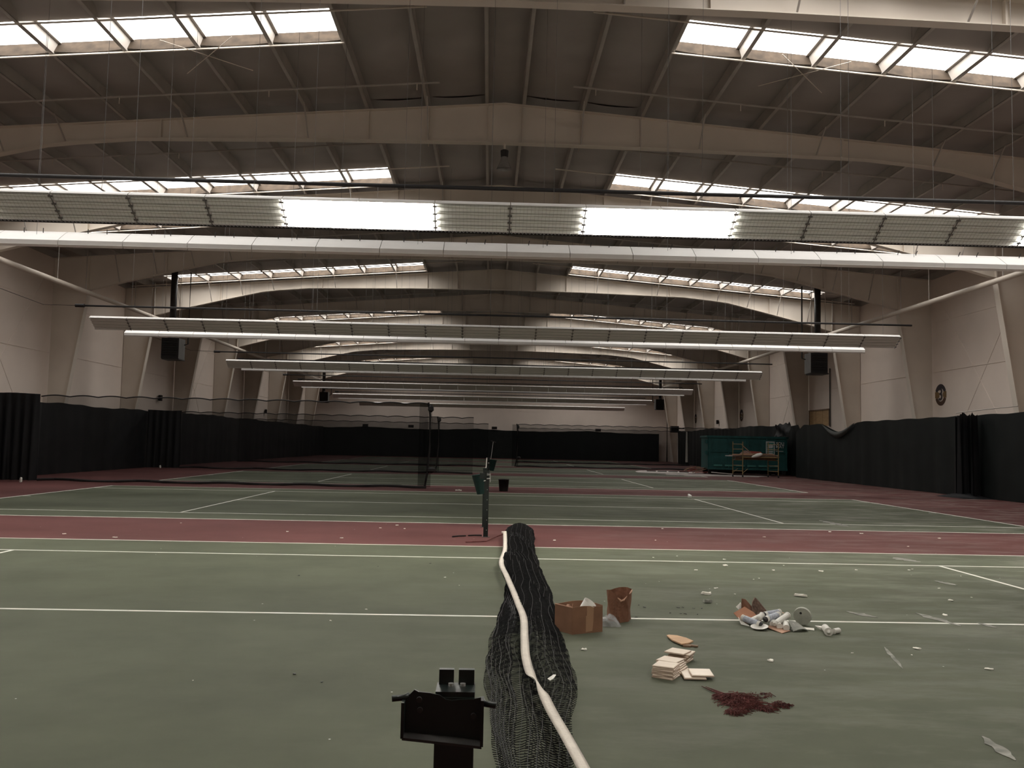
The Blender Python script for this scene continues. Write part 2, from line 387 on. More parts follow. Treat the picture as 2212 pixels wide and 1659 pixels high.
# steel frames
BOT = [(0, 9.52), (4.5, 9.47), (9.7, 9.35), (11.2, 9.21), (12.0, 9.11), (13.9, 8.66), (15.85, 8.18), (17.45, 7.75)]
def zbot(d):
    for (d0, z0), (d1, z1) in zip(BOT, BOT[1:]):
        if d <= d1: return z0+(z1-z0)*(d-d0)/(d1-d0)
    return BOT[-1][1]
def frame_parts():
    P = {}
    for s in (-1, 1):
        poly = [(s*d, 0, z) for d, z in BOT]+[(s*18.97, 0, 7.75), (s*18.97, 0, ztop(18.97)-0.015), (0, 0, ztop(0)-0.015)]
        P['rafter_web', s] = MB().prism(poly, (0,1,0), 0.014).mesh('rafter_web', M_steel)
        bf = MB(); pts = [(s*d, 0, z) for d, z in BOT]
        for p, q in zip(pts, pts[1:]):
            p, q = Vector(p), Vector(q); t = (q-p); n = Vector((-t.z, 0, t.x)).normalized()
            bf.obox((p+q)/2, t/2, (0, 0.125, 0), n*0.01)
        P['bottom_flange', s] = bf.mesh('bottom_flange', M_steel)
        p, q = Vector((0, 0, ztop(0)-0.012)), Vector((s*18.97, 0, ztop(18.97)-0.012)); t = q-p; n = Vector((-t.z, 0, t.x)).normalized()
        P['top_flange', s] = MB().obox((p+q)/2, t/2, (0, 0.125, 0), n*0.01).mesh('top_flange', M_steel)
        P['column_web', s] = MB().prism([(s*17.45, 0, 7.75), (s*18.97, 0, 7.75), (s*18.97, 0, 0), (s*18.62, 0, 0)], (0,1,0), 0.014).mesh('column_web', M_steel)
        p, q = Vector((s*17.45, 0, 7.75)), Vector((s*18.62, 0, 0)); t = q-p; n = Vector((-t.z, 0, t.x)).normalized()
        P['column_flange', s] = MB().obox((p+q)/2, t/2, (0, 0.15, 0), n*0.012).mesh('column_flange', M_steel)
        P['knee_plate', s] = MB().prism([(s*17.45, 0, 7.75), (s*17.49, 0, 7.75), (s*17.49, 0, ztop(17.49)-0.03), (s*17.45, 0, ztop(17.45)-0.03)], (0,1,0), 0.24).mesh('knee_plate', M_steel)
        for d in (9.0, 14.2):
            P['splice_plate', s, d] = MB().box(s*d-0.02, s*d+0.02, -0.12, 0.12, zbot(d)+0.01, ztop(d)-0.03).mesh('splice_plate', M_steel)
        for i in (1, 3, 5, 7, 8, 9, 10):
            d = PUR[i]
            P['flange_brace', s, d] = MB().tube([(s*(d), -0.75, ztop(d)+0.02), (s*d, -0.10, zbot(d)+0.03)], 0.022, 4).mesh('flange_brace', M_purlin)
        for d in (0.45, 2.02, 3.59):
            P['stiffener', s, d] = MB().box(s*d-0.006, s*d+0.006, -0.11, -0.005, zbot(d)+0.01, ztop(d)-0.03).mesh('stiffener', M_steel)
    return P
FP = frame_parts()
for k in range(0, 12):
    y = F(k)
    if y > Y1-0.6: continue
    lab = 'cream steel roof frame spanning the hall over the camera' if k == 0 else 'cream tapered steel roof frame with columns, %s from the camera' % ORD[k-1]
    t = thing('steel_frame', lab, 'roof frame', (RX, y, 0), 0, 'steel roof frames')
    for key, me in FP.items(): obj(key[0], me, None, t)

# wall mains and their hangers
for s, x, nm in ((-1, -16.75, 'left'), (1, 17.35, 'right')):
    t = thing('sprinkler_main', 'long cream pipe running below the frame knees along the %s wall' % nm, 'pipe', (x, 0, 7.5), 0)
    obj('pipe', MB().tube([(0, 9, 0), (0, 93.5, 0)], 0.10, 10), M_steel, t, smooth=True)
    for k in range(1, 12):
        for dy in (-3.6, -1.2):
            yy = F(k)+dy
            if yy < 93: obj('hanger', MB().tube([(0, yy, 0.08), (0, yy, ztop(17)-7.52)], 0.018, 5), M_purlin, t)

# ------------------------------------------------------------------ fluorescent rows
PITCH = 1.212; NMOD = 22
A_TOP, A_BOT = Vector((0, 0, 5.415)), Vector((0, 0.46, 5.10))
B_TOP, B_BOT = Vector((0, 0.44, 5.445)), Vector((0, 0.0, 5.165))
LITS = {-9, -8, -3, -2, 1, 2, 7, 8}
def sect(a, b):
    """across-vector, normal pointing to the lit side (downwards)"""
    e = (b-a); n = Vector((0, e.z, -e.y)).normalized()
    if n.z > 0: n = -n
    return e, n
def fixture_meshes(a, b):
    e, n = sect(a, b); L = PITCH-0.012; h = L/2; W = {}
    # back shell: shallow trapezoid tray
    m = MB(); o = -n*0.075
    pr = [a+n*0.0, a+n*0.03, b+n*0.03, b, b-0.06*e+o, a+0.30*e+o*1.15, a+0.06*e+o]
    m.prism([(0, p.y, p.z) for p in pr[:1]]+[(0, p.y, p.z) for p in pr[3:]], (1,0,0), L)
    W['housing'] = m.mesh('housing', M_white)
    m = MB()
    for p, q in ((a, a+n*0.035), (b, b+n*0.05)):
        mid = (p+q)/2; m.obox(mid, (h, 0, 0), (q-p)/2, e.normalized()*0.004)
    W['side_rail'] = m.mesh('side_rail', M_white)
    # corrugated reflector with a ridge between lamps
    m = MB(); nl = 4; pts = []
    for i in range(nl):
        t0, t1 = i/nl, (i+1)/nl
        pts += [a+e*(t0+0.01)+n*0.040, a+e*(t0+0.3/nl)+n*0.006, a+e*(t1-0.3/nl)+n*0.006]
    pts.append(a+e*0.99+n*0.040)
    m.grid([[(x, p.y, p.z) for p in pts] for x in (-h, h)])
    W['reflector'] = m.mesh('reflector', M_refl)
    m = MB(); m.tube([(-h+0.02, 0, 0), (h-0.02, 0, 0)], 0.014, 8)
    W['tube0'] = m.mesh('lamp_tube', M_tube0); W['tube1'] = m.mesh('lamp_tube', M_tube1)
    W['tpos'] = [a+e*((i+0.5)/nl)+n*0.026 for i in range(nl)]
    m = MB()
    nw = 20
    for i in range(nw):
        x = -h+L*(i+0.5)/nw
        m.tube([(x, *(a-0.01*e+n*0.05).yz), (x, *(b+0.02*e+n*0.055).yz)], 0.0016, 4, False)
        m.tube([(x-0.024, *(b+0.0*e+n*0.05).yz), (x, *(b+0.06*e+n*0.05).yz), (x+0.024, *(b+0.0*e+n*0.05).yz)], 0.004, 4, False)
    for tt in (0.0, 0.25, 0.5, 0.75, 1.0):
        p = a+e*tt+n*0.054; m.tube([(-h, p.y, p.z), (h, p.y, p.z)], 0.002, 4, False)
    W['wire_guard'] = m.mesh('wire_guard', M_wire)
    m = MB(); p, q = a+n*0.062-0.02*e, b+n*0.062+0.02*e
    m.tube([(h, p.y, p.z), (h, q.y, q.z)], 0.009, 5)
    for tt in (0.08, 0.36, 0.62, 0.88):
        c = a+e*tt+n*0.062; m.obox(c+Vector((h, 0, 0)), (0.035, 0, 0), e.normalized()*0.014, n*0.006)
    W['guard_clip'] = m.mesh('guard_clip', M_clip)
    # small version for rows far away
    m = MB(); m.prism([(0, p.y, p.z) for p in (a, b, b-0.06*e+o, a+0.3*e+o*1.15, a+0.06*e+o)], (1,0,0), L)
    W['far'] = m.mesh('fluorescent_fixture', M_white)
    return W
WA, WB = fixture_meshes(A_TOP, A_BOT), fixture_meshes(B_TOP, B_BOT)
hang_m = {}
def hanger_mesh(y, z0, d):
    key = (round(y, 2), round(d, 1))
    return MB().tube([(0, 0, z0), (0, 0, ztop(d)+0.02)], 0.006, 4).mesh('hanger_rod', M_purlin)
ROWN = ['nearest', 'second', 'third', 'fourth', 'fifth', 'sixth']
NTH = ['first', 'second', 'third', 'fourth', 'fifth', 'sixth', 'seventh', 'eighth', 'ninth', 'tenth', 'eleventh']
def nth_end(k):
    return '%s from its left end' % NTH[k+11] if k < 0 else '%s from its right end' % NTH[10-k]
def fixture_label(i, kind, k, lit):
    face = 'facing light row' if kind == 'A' else 'turned-away light row'
    if i < 0: return ('burning' if lit else 'unlit')+' fluorescent fixture in the light row right above the camera', 'row above the camera'
    if kind == 'A' and i == 0:
        nm = {-3: 'left one of the left burning pair', -2: 'right one of the left burning pair', 1: 'left one of the right burning pair', 2: 'right one of the right burning pair'}
        if lit: return 'burning fluorescent fixture in the nearest row, '+nm.get(k, 'beyond the %s picture edge' % ('left' if k < 0 else 'right')), 'burning fixtures of the nearest row'
        if -7 <= k <= -4: w = '%s left of the left burning pair' % NTH[-4-k]
        elif k in (-1, 0): w = 'just %s the %s burning pair' % (('right of', 'left') if k == -1 else ('left of', 'right'))
        elif 3 <= k <= 6: w = '%s right of the right burning pair' % NTH[k-3]
        else: w = 'at the far end of the row'
        return 'unlit fluorescent fixture in the nearest row, '+w, 'nearest facing light row'
    if i in (1, 2): return 'unlit white fluorescent fixture in the %s %s, %s' % (ROWN[i], face, nth_end(k)), '%s %s' % (ROWN[i], face)
    return 'unlit white fluorescent fixture in the %s %s' % (ROWN[i], face), '%s %s' % (ROWN[i], face)
for i in range(-1, 6):
    for kind in 'AB':
        if kind == 'B' and i == 5 or kind == 'A' and i < 0: continue
        W = WA if kind == 'A' else WB
        y = (13.89 if kind == 'A' else 16.66)+14.9*i
        a_, b_ = (A_TOP, A_BOT) if kind == 'A' else (B_TOP, B_BOT)
        for k in range(-NMOD//2, NMOD//2):
            x = 0.32+PITCH*(k+0.5); d = abs(x-RX)
            lit = (kind == 'A' and i == 0 and k in LITS) or (i < 0 and k in (-3, 2))
            lab, grp = fixture_label(i, kind, k, lit)
            t = thing('fluorescent_fixture', lab, 'light fixture', (x, y, 0), 0, grp)
            if k % 2 == 0 or i >= 3:
                key = ('h', kind, round(d, 2))
                if key not in hang_m: hang_m[key] = MB().tube([(0.1, 0.2, a_.z-0.1), (0.1, 0.2, ztop(d)+0.36)], 0.0035, 4).mesh('hanger_rod', M_clip)
                obj('hanger_rod', hang_m[key], None, t)
            if i >= 3:
                obj('housing', W['far'], None, t); continue
            obj('housing', W['housing'], None, t); obj('side_rail', W['side_rail'], None, t)
            if kind == 'A' or i <= 0:
                obj('reflector', W['reflector'], None, t)
                for p in W['tpos']:
                    obj('lamp_tube', W['tube1' if lit else 'tube0'], None, t, (0, p.y, p.z))
            if kind == 'A' and i == 0: obj('wire_guard', W['wire_guard'], None, t)
            if kind == 'A' and i < 3 and not (i == 0 and k in (-9, -3, 1, 7)): obj('guard_clip', W['guard_clip'], None, t)
            if kind == 'B' and 0 <= i < 3:
                if 'hook' not in hang_m: hang_m['hook'] = MB().tube([(0, 0.30, 5.41), (0, 0.28, 5.47), (0.015, 0.25, 5.53)], 0.008, 5).mesh('hook', M_dark)
                for xx in (-0.18, 0.18): obj('hook', hang_m['hook'], None, t, (xx, 0, 0))
    if i < 0: continue
    # black rails that carry both rows
    for j, (yy, zz, x0, x1) in enumerate(((14.72, 5.90, -13.72, 14.43), (17.45, 5.80, -13.3, 13.7))):
        y = yy+14.9*i
        if i == 5 and j == 1: continue
        lab = 'black iron rail above the %s %s light row' % (ROWN[i], 'facing' if j == 0 else 'turned-away')
        t = thing('support_rail', lab, 'rail', (0, y, zz), 0)
        obj('pipe', MB().tube([(x0, 0, 0), (x1, 0, 0)], 0.033, 8), M_black, t, smooth=True)
        obj('end_cap', MB().tube([(x0-0.14, 0, 0), (x0+0.16, 0, 0)], 0.06, 8), M_black, t)
        for xx in range(-12, 14, 3):
            obj('hanger_rod', MB().tube([(xx, 0, 0.02), (xx, 0, ztop(abs(xx-RX))-zz+0.36)], 0.0035, 4), M_clip, t)
        if i < 3 and j == 0:
            obj('guy_wire', MB().tube([(x0-0.1, 0, 0), (x0-1.6, 0.8, 0.12), (-18.5, 3.4, 1.15)], 0.010, 4), M_black, t)

# ------------------------------------------------------------------ unit heaters with flues
def heater(x, y, side):
    far = y > 60
    t = thing('unit_heater', '%s dark hanging unit heater with black flue on the %s' % ('far' if far else 'near', side), 'heater', (x, y, 0), 0, 'hanging unit heaters')
    sx = -1 if side == 'left' else 1
    h = obj('case', MB().box(-0.40, 0.40, -0.42, 0.42, 5.25, 6.22), M_heat, t)
    obj('side_panel', MB().box(*sorted((-sx*0.40, -sx*0.415)), -0.42, 0.42, 5.25, 6.22), M_heats, t)
    lv = MB()
    for i in range(7): lv.obox((0, -0.435, 5.42+i*0.11), (0.34, 0, 0), (0, 0.025, 0.012), (0, -0.003, 0.006))
    obj('louvres', lv, M_dark, t)
    obj('drip_tray', MB().box(-0.36, 0.44, -0.46, 0.42, 5.20, 5.25), M_dark, t)
    zt = ztop(abs(x-RX))+0.36
    obj('flue', MB().tube([(sx*0.12, 0.12, 6.2), (sx*0.12, 0.12, zt)], 0.15, 14), M_flue, t, smooth=True)
    obj('flue_collar', MB().tube([(sx*0.12, 0.12, 6.22), (sx*0.12, 0.12, 6.36)], 0.18, 14), M_heats, t)
    for a in (-0.34, 0.34):
        obj('hanger_rod', MB().tube([(a, -0.3, 6.2), (a, -0.3, zt)], 0.014, 5), M_steel, t)
    obj('gas_pipe', MB().tube([(-sx*0.62, 0.2, zt), (-sx*0.62, 0.2, 6.0), (-sx*0.45, 0.2, 5.95)], 0.035, 8), M_flue, t)
heater(-15.0, 42.0, 'left'); heater(15.75, 42.0, 'right'); heater(-16.1, 86.5, 'left'); heater(16.75, 86.5, 'right')

# old lamp under the second frame ridge
t = thing('ridge_lamp', 'old lamp with glass bell shade hanging under a roof frame at the ridge', 'lamp', (RX, 22.93, 0), 0)
obj('stem', MB().tube([(0, 0, 9.52), (0, 0, 9.34)], 0.03, 8), M_steel, t)
obj('socket', MB().lathe([(0.05, 9.15), (0.10, 9.17), (0.11, 9.33), (0.06, 9.36)], 12), M_dark, t)
obj('shade', MB().lathe([(0.08, 9.16), (0.11, 9.05), (0.17, 8.92), (0.20, 8.84)], 16, cap=False), M_glass, t, smooth=True)

# ------------------------------------------------------------------ curtains
def drape(name, path, ztop_f, zb, mtl, label, cat='curtain', amp=0.06, fold=0.9, n_per=5, seed=0, parent=None, group=None, rows=9):
    """hanging sheet along a plan path of (x,y) points with vertical folds"""
    pts = [Vector((p[0], p[1], 0)) for p in path]
    P = []; acc = 0.0
    for p, q in zip(pts, pts[1:]):
        L = (q-p).length; n = max(2, int(L*n_per)); t = (q-p)/L; nrm = Vector((-t.y, t.x, 0))
        for i in range(n+(1 if q is pts[-1] else 0)):
            u = i/n; P.append((p.lerp(q, u), nrm, acc+L*u))
        acc += L
    G = []
    for j in range(rows):
        v = j/(rows-1); row = []
        for p, nrm, a in P:
            zt = ztop_f(p.x, p.y, a/acc)
            f = math.sin(a*2*math.pi/fold+1.7*math.sin(a*0.9+seed)+seed)+0.5*math.sin(a*2*math.pi/(fold*0.43)+seed*2)
            q = p+nrm*(amp*f*(0.25+0.75*(1-v))); z = zb+(zt-zb)*v+0.015*math.sin(a*3.1+seed)*(v > 0.99)
            row.append((q.x, q.y, z))
        G.append(row)
    o = obj(name, MB().grid(G), mtl, parent, smooth=True)
    if parent is None: tag(o, label, cat, group)
    return o
M_fold = mat('grey_green_fold', (0.040, 0.042, 0.038), 0.6, 0.2, 3)
# right wall backdrop, with the sag in its top hem
def zr(x, y, u):
    z = 2.95
    if 41.4 < y < 45.8: z -= 0.42*math.sin(math.pi*(y-41.4)/4.4)**1.3
    if y > 48.6: z -= (y-48.6)*0.35
    return z
drape('backdrop_curtain', [(17.5, 20.0), (17.5, 49.7)], zr, 0.01, M_curtg, 'long black-green backdrop curtain on the right wall with sagging top hem', amp=0.035, fold=2.3, seed=1)
G = []
for j in range(7):
    v = j/6; row = []
    for i in range(25):
        u = i/24; y = 41.5+4.2*u; zs = zr(0, y, 0); row.append((17.40-0.10*math.sin(math.pi*v)*math.sin(math.pi*u), y, zs-0.02-0.30*v*math.sin(math.pi*u)**0.8))
    G.append(row)
o = obj('turned_hem', MB().grid(G), M_fold, smooth=True); tag(o, 'paler turned-over hem where the right wall backdrop sags', 'curtain hem')
t = thing('gathered_curtain', 'gathered black divider curtain bundled against the right wall backdrop', 'curtain', (0, 0, 0))
for i, (x0, x1, y, a) in enumerate(((16.95, 17.45, 31.6, 2.93), (16.85, 17.4, 31.2, 2.96), (17.0, 17.4, 30.7, 2.96))):
    drape('fold', [(x0, y), (x1, y+0.2)], lambda x, y, u, a=a: a-0.06*math.sin(u*9+i), 0.02, M_curt, '', amp=0.10, fold=0.28, n_per=24, seed=i, parent=t)
obj('floor_heap', MB().grid([[(16.45+1.1*u+0.06*math.sin(9*u+7*v), 30.2+2.0*v+0.05*math.sin(8*u), 0.004+0.17*math.sin(math.pi*u)**0.7*math.sin(math.pi*v)**0.7*(0.7+0.3*math.sin(14*u+9*v))) for u in [i/18 for i in range(19)]] for v in [j/22 for j in range(23)]]), M_curt, t, smooth=True)
obj('cable', MB().tube([(17.2, 28.2, 3.14), (17.1, 29.6, 3.10), (17.0, 31.6, 3.03)], 0.018, 5), M_purlin, t)
def zr2(x, y, u): return 3.05-0.05*math.sin(u*17)-(0.28 if y < 51.3 else 0)
drape('backdrop_curtain', [(18.25, 50.5), (18.25, 56.5), (17.8, 58.5), (17.8, 82.8)], zr2, 0.01, M_curtg, 'torn black backdrop curtain behind the teal container', amp=0.06, fold=1.2, seed=4, n_per=4)
t = thing('torn_backdrop', 'ragged dark cloth scrap hanging at the end of the container curtain', 'cloth', (0, 0, 0))
obj('cloth', MB().grid([[(17.55+0.08*math.sin(5*v+6*u), 51.0+2.6*u, 3.16-0.13*u-0.75*v+0.05*math.sin(23*u)+0.10*(v > 0.9)*math.sin(31*u)) for u in [i/16 for i in range(17)]] for v in [j/6 for j in range(7)]]), M_curt, t, smooth=True)
# left wall backdrop
def zl(x, y, u): return 2.80+0.0045*(y-30)+0.03*math.sin(y*0.9)
drape('backdrop_curtain', [(-17.3, 20.0), (-17.3, 50.2)], zl, 0.01, M_curt, 'long black backdrop curtain on the left wall, nearer half', amp=0.03, fold=2.3, seed=2)
drape('backdrop_curtain', [(-17.35, 50.4), (-17.35, 93.2)], lambda x, y, u: 2.97+0.03*math.sin(y*0.7), 0.01, M_curt, 'long black backdrop curtain on the left wall, far half', amp=0.03, fold=2.3, seed=3, n_per=4)
drape('backdrop_curtain', [(-18.5, 93.4), (18.1, 93.4)], lambda x, y, u: 3.08-0.16*abs(math.sin((x+1.2)*math.pi/11.5)), 0.01, M_curtg, 'wide black backdrop curtain across the back wall', amp=0.05, fold=1.5, seed=5, n_per=4)
for x in (-13.0, -8.2, 0.6, 11.6):
    o = obj('curtain_bracket', MB().box(x-0.28, x+0.28, 93.25, 93.55, 3.06, 3.34).box(x-0.05, x+0.05, 93.5, 94.2, 3.2, 3.28), M_rust)
    tag(o, 'small dark bracket above the back curtain', 'bracket', 'brackets above the back curtain')
# white repair seam and end board of the far right curtain
o = obj('seam_strip', MB().prism([(17.74, 78.6, 3.0), (17.74, 78.72, 3.0), (17.74, 78.9, 0.25), (17.74, 78.35, 0.25)], (1, 0, 0), 0.10), M_plaster); tag(o, 'pale split strip hanging on the far right backdrop curtain', 'strip')
o = obj('curtain_bracket', MB().box(17.2, 17.9, 82.7, 83.3, 2.95, 3.55).box(17.9, 19.25, 82.9, 83.1, 3.3, 3.4), M_rust); tag(o, 'dark bracket at the far end of the right wall backdrop', 'bracket')

# divider nets between the courts
def divider(y, x0, x1, ztp, label, bunch=None, pole=None, right=False, fold_n=1):
    t = thing('divider_net', label, 'divider net', (0, y, 0), 0, 'mesh dividers between the courts')
    N = 60; G = []
    def top(x): return ztp+0.05*abs(math.sin((x-x0)*math.pi/0.95))
    for j in range(5):
        v = j/4; G.append([(x0+(x1-x0)*i/N, 0.05*math.sin(i*1.1)+0.02*j, 0.06+(top(x0+(x1-x0)*i/N)-0.06)*v) for i in range(N+1)])
    obj('mesh_panel', MB().grid(G), M_mesh, t)
    obj('cable', MB().tube([(x0+(x1-x0)*i/240, 0, top(x0+(x1-x0)*i/240)+0.01) for i in range(241)], 0.022, 5), M_black, t)
    obj('hem', MB().tube([(x0+(x1-x0)*i/80, 0.06*math.sin(i*0.31), 0.05+0.022*math.sin(i*0.37)) for i in range(81)], 0.045, 6), M_black, t)
    if bunch:
        b0, b1 = bunch
        drape('gathered_end', [(b0, 0), (b1, 0)], lambda x, yy, u: ztp+0.10, 0.02, M_curt, '', amp=0.10, fold=0.33, n_per=16, seed=y, parent=t)
    if pole is not None:
        obj('end_fold', MB().grid([[(pole-0.30+0.44*u, 0.06*math.sin(17*u), 0.05+v*(ztp-0.02)) for u in [i/10 for i in range(11)]] for v in [0, 0.3, 0.6, 1]]), M_mesh2, t)
        obj('edge_rope', MB().tube([(pole-0.07, 0, 0.03), (pole+0.02, -0.02, 0.5), (pole+0.08, 0, 1.4), (pole+0.07, 0, 2.5), (pole, 0, ztp+0.08)], 0.035, 6), M_black, t)
        obj('knot', MB().lathe([(0.02, -0.12), (0.10, -0.05), (0.09, 0.08), (0.03, 0.14)], 8, (pole+0.09, 0, 2.72)), M_black, t)
        if fold_n: obj('tie', MB().lathe([(0.03, -0.10), (0.16, -0.03), (0.15, 0.06), (0.04, 0.1)], 8, (pole+0.16, 0, 0.62)), M_black, t)
    return t
divider(30.4, -15.2, -2.05, 2.86, 'nearest black mesh divider net, drawn half across from the left wall', (-17.0, -15.25), -2.05)
divider(45.3, -15.6, -0.75, 2.82, 'second black mesh divider net, reaching the hall centre from the left', (-17.3, -15.6), -2.6, fold_n=0)
divider(60.2, -16.9, 0.0, 2.85, 'third black mesh divider net on the left half of the hall', None, None)
divider(60.8, 1.95, 17.2, 2.88, 'mesh divider net drawn from the right wall beyond the container', None, 1.95)
divider(75.1, 2.4, 17.2, 2.88, 'farthest mesh divider net on the right half of the hall', None, None)

# ------------------------------------------------------------------ wall signs
def text_mesh(name, s, size, m, ext=0.004):
    cu = bpy.data.curves.new(name, 'FONT'); cu.body = s; cu.size = size; cu.extrude = ext; cu.align_x = 'CENTER'; cu.align_y = 'CENTER'; cu.offset = 0.012*size
    tmp = bpy.data.objects.new(name, cu); C.objects.link(tmp)
    dg = bpy.context.evaluated_depsgraph_get(); me = bpy.data.meshes.new_from_object(tmp.evaluated_get(dg)); me.name = name
    bpy.data.objects.remove(tmp); me.materials.clear(); me.materials.append(m); return me
def arc_band(r0, r1, a0, a1, m=None, t=0.01, cut=None):
    n = 20; o = [(r1*math.cos(a0+(a1-a0)*i/n), r1*math.sin(a0+(a1-a0)*i/n)) for i in range(n+1)]
    i_ = [(r0*math.cos(a1+(a0-a1)*i/n), r0*math.sin(a1+(a0-a1)*i/n)) for i in range(n+1)]
    return o+i_
def number_sign(y, z, R, digit, label):
    # plane of the sign: local u runs away from the camera on the right wall when seen from inside -> u = -y
    t = thing('court_number', label, 'wall sign', (XR-0.012, y, z), 0, 'painted court numbers')
    def pl(poly, mt, nm, off=0.0):
        obj(nm, MB().prism([(-off, -u*R, v*R) for u, v in poly], (1,0,0), 0.008), mt, t)
    pl(arc_band(0.62, 1.0, math.radians(22), math.radians(158)), M_navy, 'top_arc')
    pl(arc_band(0.62, 1.0, math.radians(202), math.radians(338)), M_brownp, 'bottom_arc')
    pl([(-1.0, 0.30), (-0.60, 0.30), (-0.25, 0.2), (-0.25, -0.2), (-0.60, -0.30), (-1.0, -0.30)], M_tan, 'side_bar')
    pl([(1.0, 0.30), (0.60, 0.30), (0.40, 0.1), (0.40, -0.1), (0.60, -0.30), (1.0, -0.30)], M_tan, 'side_bar')
    o = obj('numeral', text_mesh('numeral', digit, 1.62*R, M_navy), None, t, (-0.012, 0, 0))
    o.rotation_euler = (math.pi/2, 0, -math.pi/2)
    for p in o.data.vertices: p.co.x *= 1.08
number_sign(37.12, 4.04, 0.46, '3', 'round painted court number 3 in navy and ochre on the right wall')
number_sign(66.9, 4.10, 0.45, '5', 'round painted court number on the right wall above the teal container')
number_sign(81.85, 4.26, 0.43, '6', 'farthest small round court number on the right wall')
def wall_clock(x, y, z, sx, label):
    t = thing('wall_speaker', label, 'speaker', (x, y, z), 0)
    obj('cabinet', MB().prism([(0, -0.12, -0.15), (0, 0.10, -0.17), (0, 0.13, 0.15), (0, -0.10, 0.16)], (1,0,0), 0.16), M_rust, t)
    obj('bracket', MB().box(*sorted((0, sx*0.15)), -0.02, 0.02, -0.02, 0.02), M_rust, t)
wall_clock(XL+0.14, 50.3, 3.76, -1, 'small dark box on the left wall above the second divider')
wall_clock(XL+0.14, 73.9, 3.85, -1, 'small dark box on the far part of the left wall')
wall_clock(XR-0.14, 73.5, 3.75, 1, 'small dark box on the right wall near the far court number')

# plywood patch with conduits on the right wall
t = thing('plywood_patch', 'tan plywood patch of three boards high on the right wall', 'wall patch', (XR-0.02, 50.95, 3.5), 0)
for i in range(3):
    obj('board', MB().box(-0.02, 0.0, -1.5+i*1.01, -1.5+i*1.01+0.97, -0.52, 0.36), M_ply, t)
obj('frame', MB().box(-0.05, 0.0, -1.6, 1.6, 0.36, 0.44).box(-0.05, 0, -1.6, -1.5, -0.52, 0.4).box(-0.05, 0, 1.52, 1.6, -0.52, 0.4), M_woodd, t)
for y, z0, z1, nm in ((53.4, 2.9, 8.2, 'dark vertical conduit left of the plywood patch'), (49.25, 2.9, 6.2, 'dark vertical conduit right of the plywood patch')):
    o = obj('conduit', MB().tube([(XR-0.06, y, z0), (XR-0.06, y, z1)], 0.035, 6), M_flue); tag(o, nm, 'pipe')

# ------------------------------------------------------------------ net posts and nets
def square_post(mb, w, h, z0=0.0): return mb.box(-w/2, w/2, -w/2, w/2, z0, h)
# nearest post with winch bracket
t = thing('net_post', 'black square net post with winch bracket in the foreground', 'net post', (0.002, 1.83, 0), 0)
obj('tube', square_post(MB(), 0.078, 1.082), M_post, t)
obj('base_sleeve', MB().lathe([(0.08, 0), (0.08, 0.012), (0.06, 0.016)], 16), M_dark, t)
hb = -0.041
pts = [(-0.100, 1.018), (0.055, 1.003), (0.057, 1.086), (0.036, 1.081), (0.010, 1.080), (-0.006, 1.078), (-0.018, 1.080), (-0.030, 1.088), (-0.050, 1.092), (-0.072, 1.094), (-0.080, 1.098), (-0.100, 1.078)]
bk = obj('winch_bracket', MB().prism([(x, hb, z) for x, z in pts], (0,1,0), 0.005), M_post, t)
obj('bottom_ledge', MB().add([(-0.100, hb, 1.018), (0.055, hb, 1.003), (0.055, hb-0.030, 0.999), (-0.100, hb-0.030, 1.014), (-0.100, hb, 1.013), (0.055, hb, 0.998), (0.055, hb-0.03, 0.994), (-0.100, hb-0.03, 1.009)], [(0,1,2,3),(7,6,5,4),(3,2,6,7),(0,3,7,4),(1,5,6,2)]), M_dark, bk)
for x, z0, z1 in ((-0.100, 1.012, 1.080), (0.055, 0.998, 1.086)):
    obj('side_lip', MB().box(x-0.003, x+0.003, hb-0.030, hb, z0, z1), M_post, bk)
for x, z in ((-0.068, 1.060), (0.038, 1.050), (-0.070, 1.080)):
    obj('screw', MB().tube([(x, hb-0.002, z), (x, hb-0.009, z)], 0.0055, 10), M_dark, bk)
obj('rope_peg', MB().tube([(-0.090, hb+0.004, 1.086), (-0.100, hb, 1.082), (-0.124, hb-0.004, 1.0805)], 0.0062, 10), M_post, t, smooth=True)
obj('rope_peg', MB().tube([(0.052, hb+0.008, 1.080), (0.058, hb, 1.072), (0.082, hb-0.004, 1.070)], 0.0062, 10), M_post, t, smooth=True)
obj('cap_plate', MB().box(-0.039, 0.039, -0.034, 0.036, 1.082, 1.092), M_post, t)
for x0, x1 in ((-0.035, -0.005), (0.005, 0.037)):
    obj('pulley_cheek', MB().box(x0, x1, 0.020, 0.034, 1.090, 1.122), M_post, t)
obj('screw', MB().tube([(-0.010, 0.012, 1.092), (-0.010, 0.012, 1.097)], 0.006, 8), M_chrome, t)
obj('screw', MB().tube([(0.014, 0.012, 1.092), (0.014, 0.012, 1.097)], 0.006, 8), M_chrome, t)

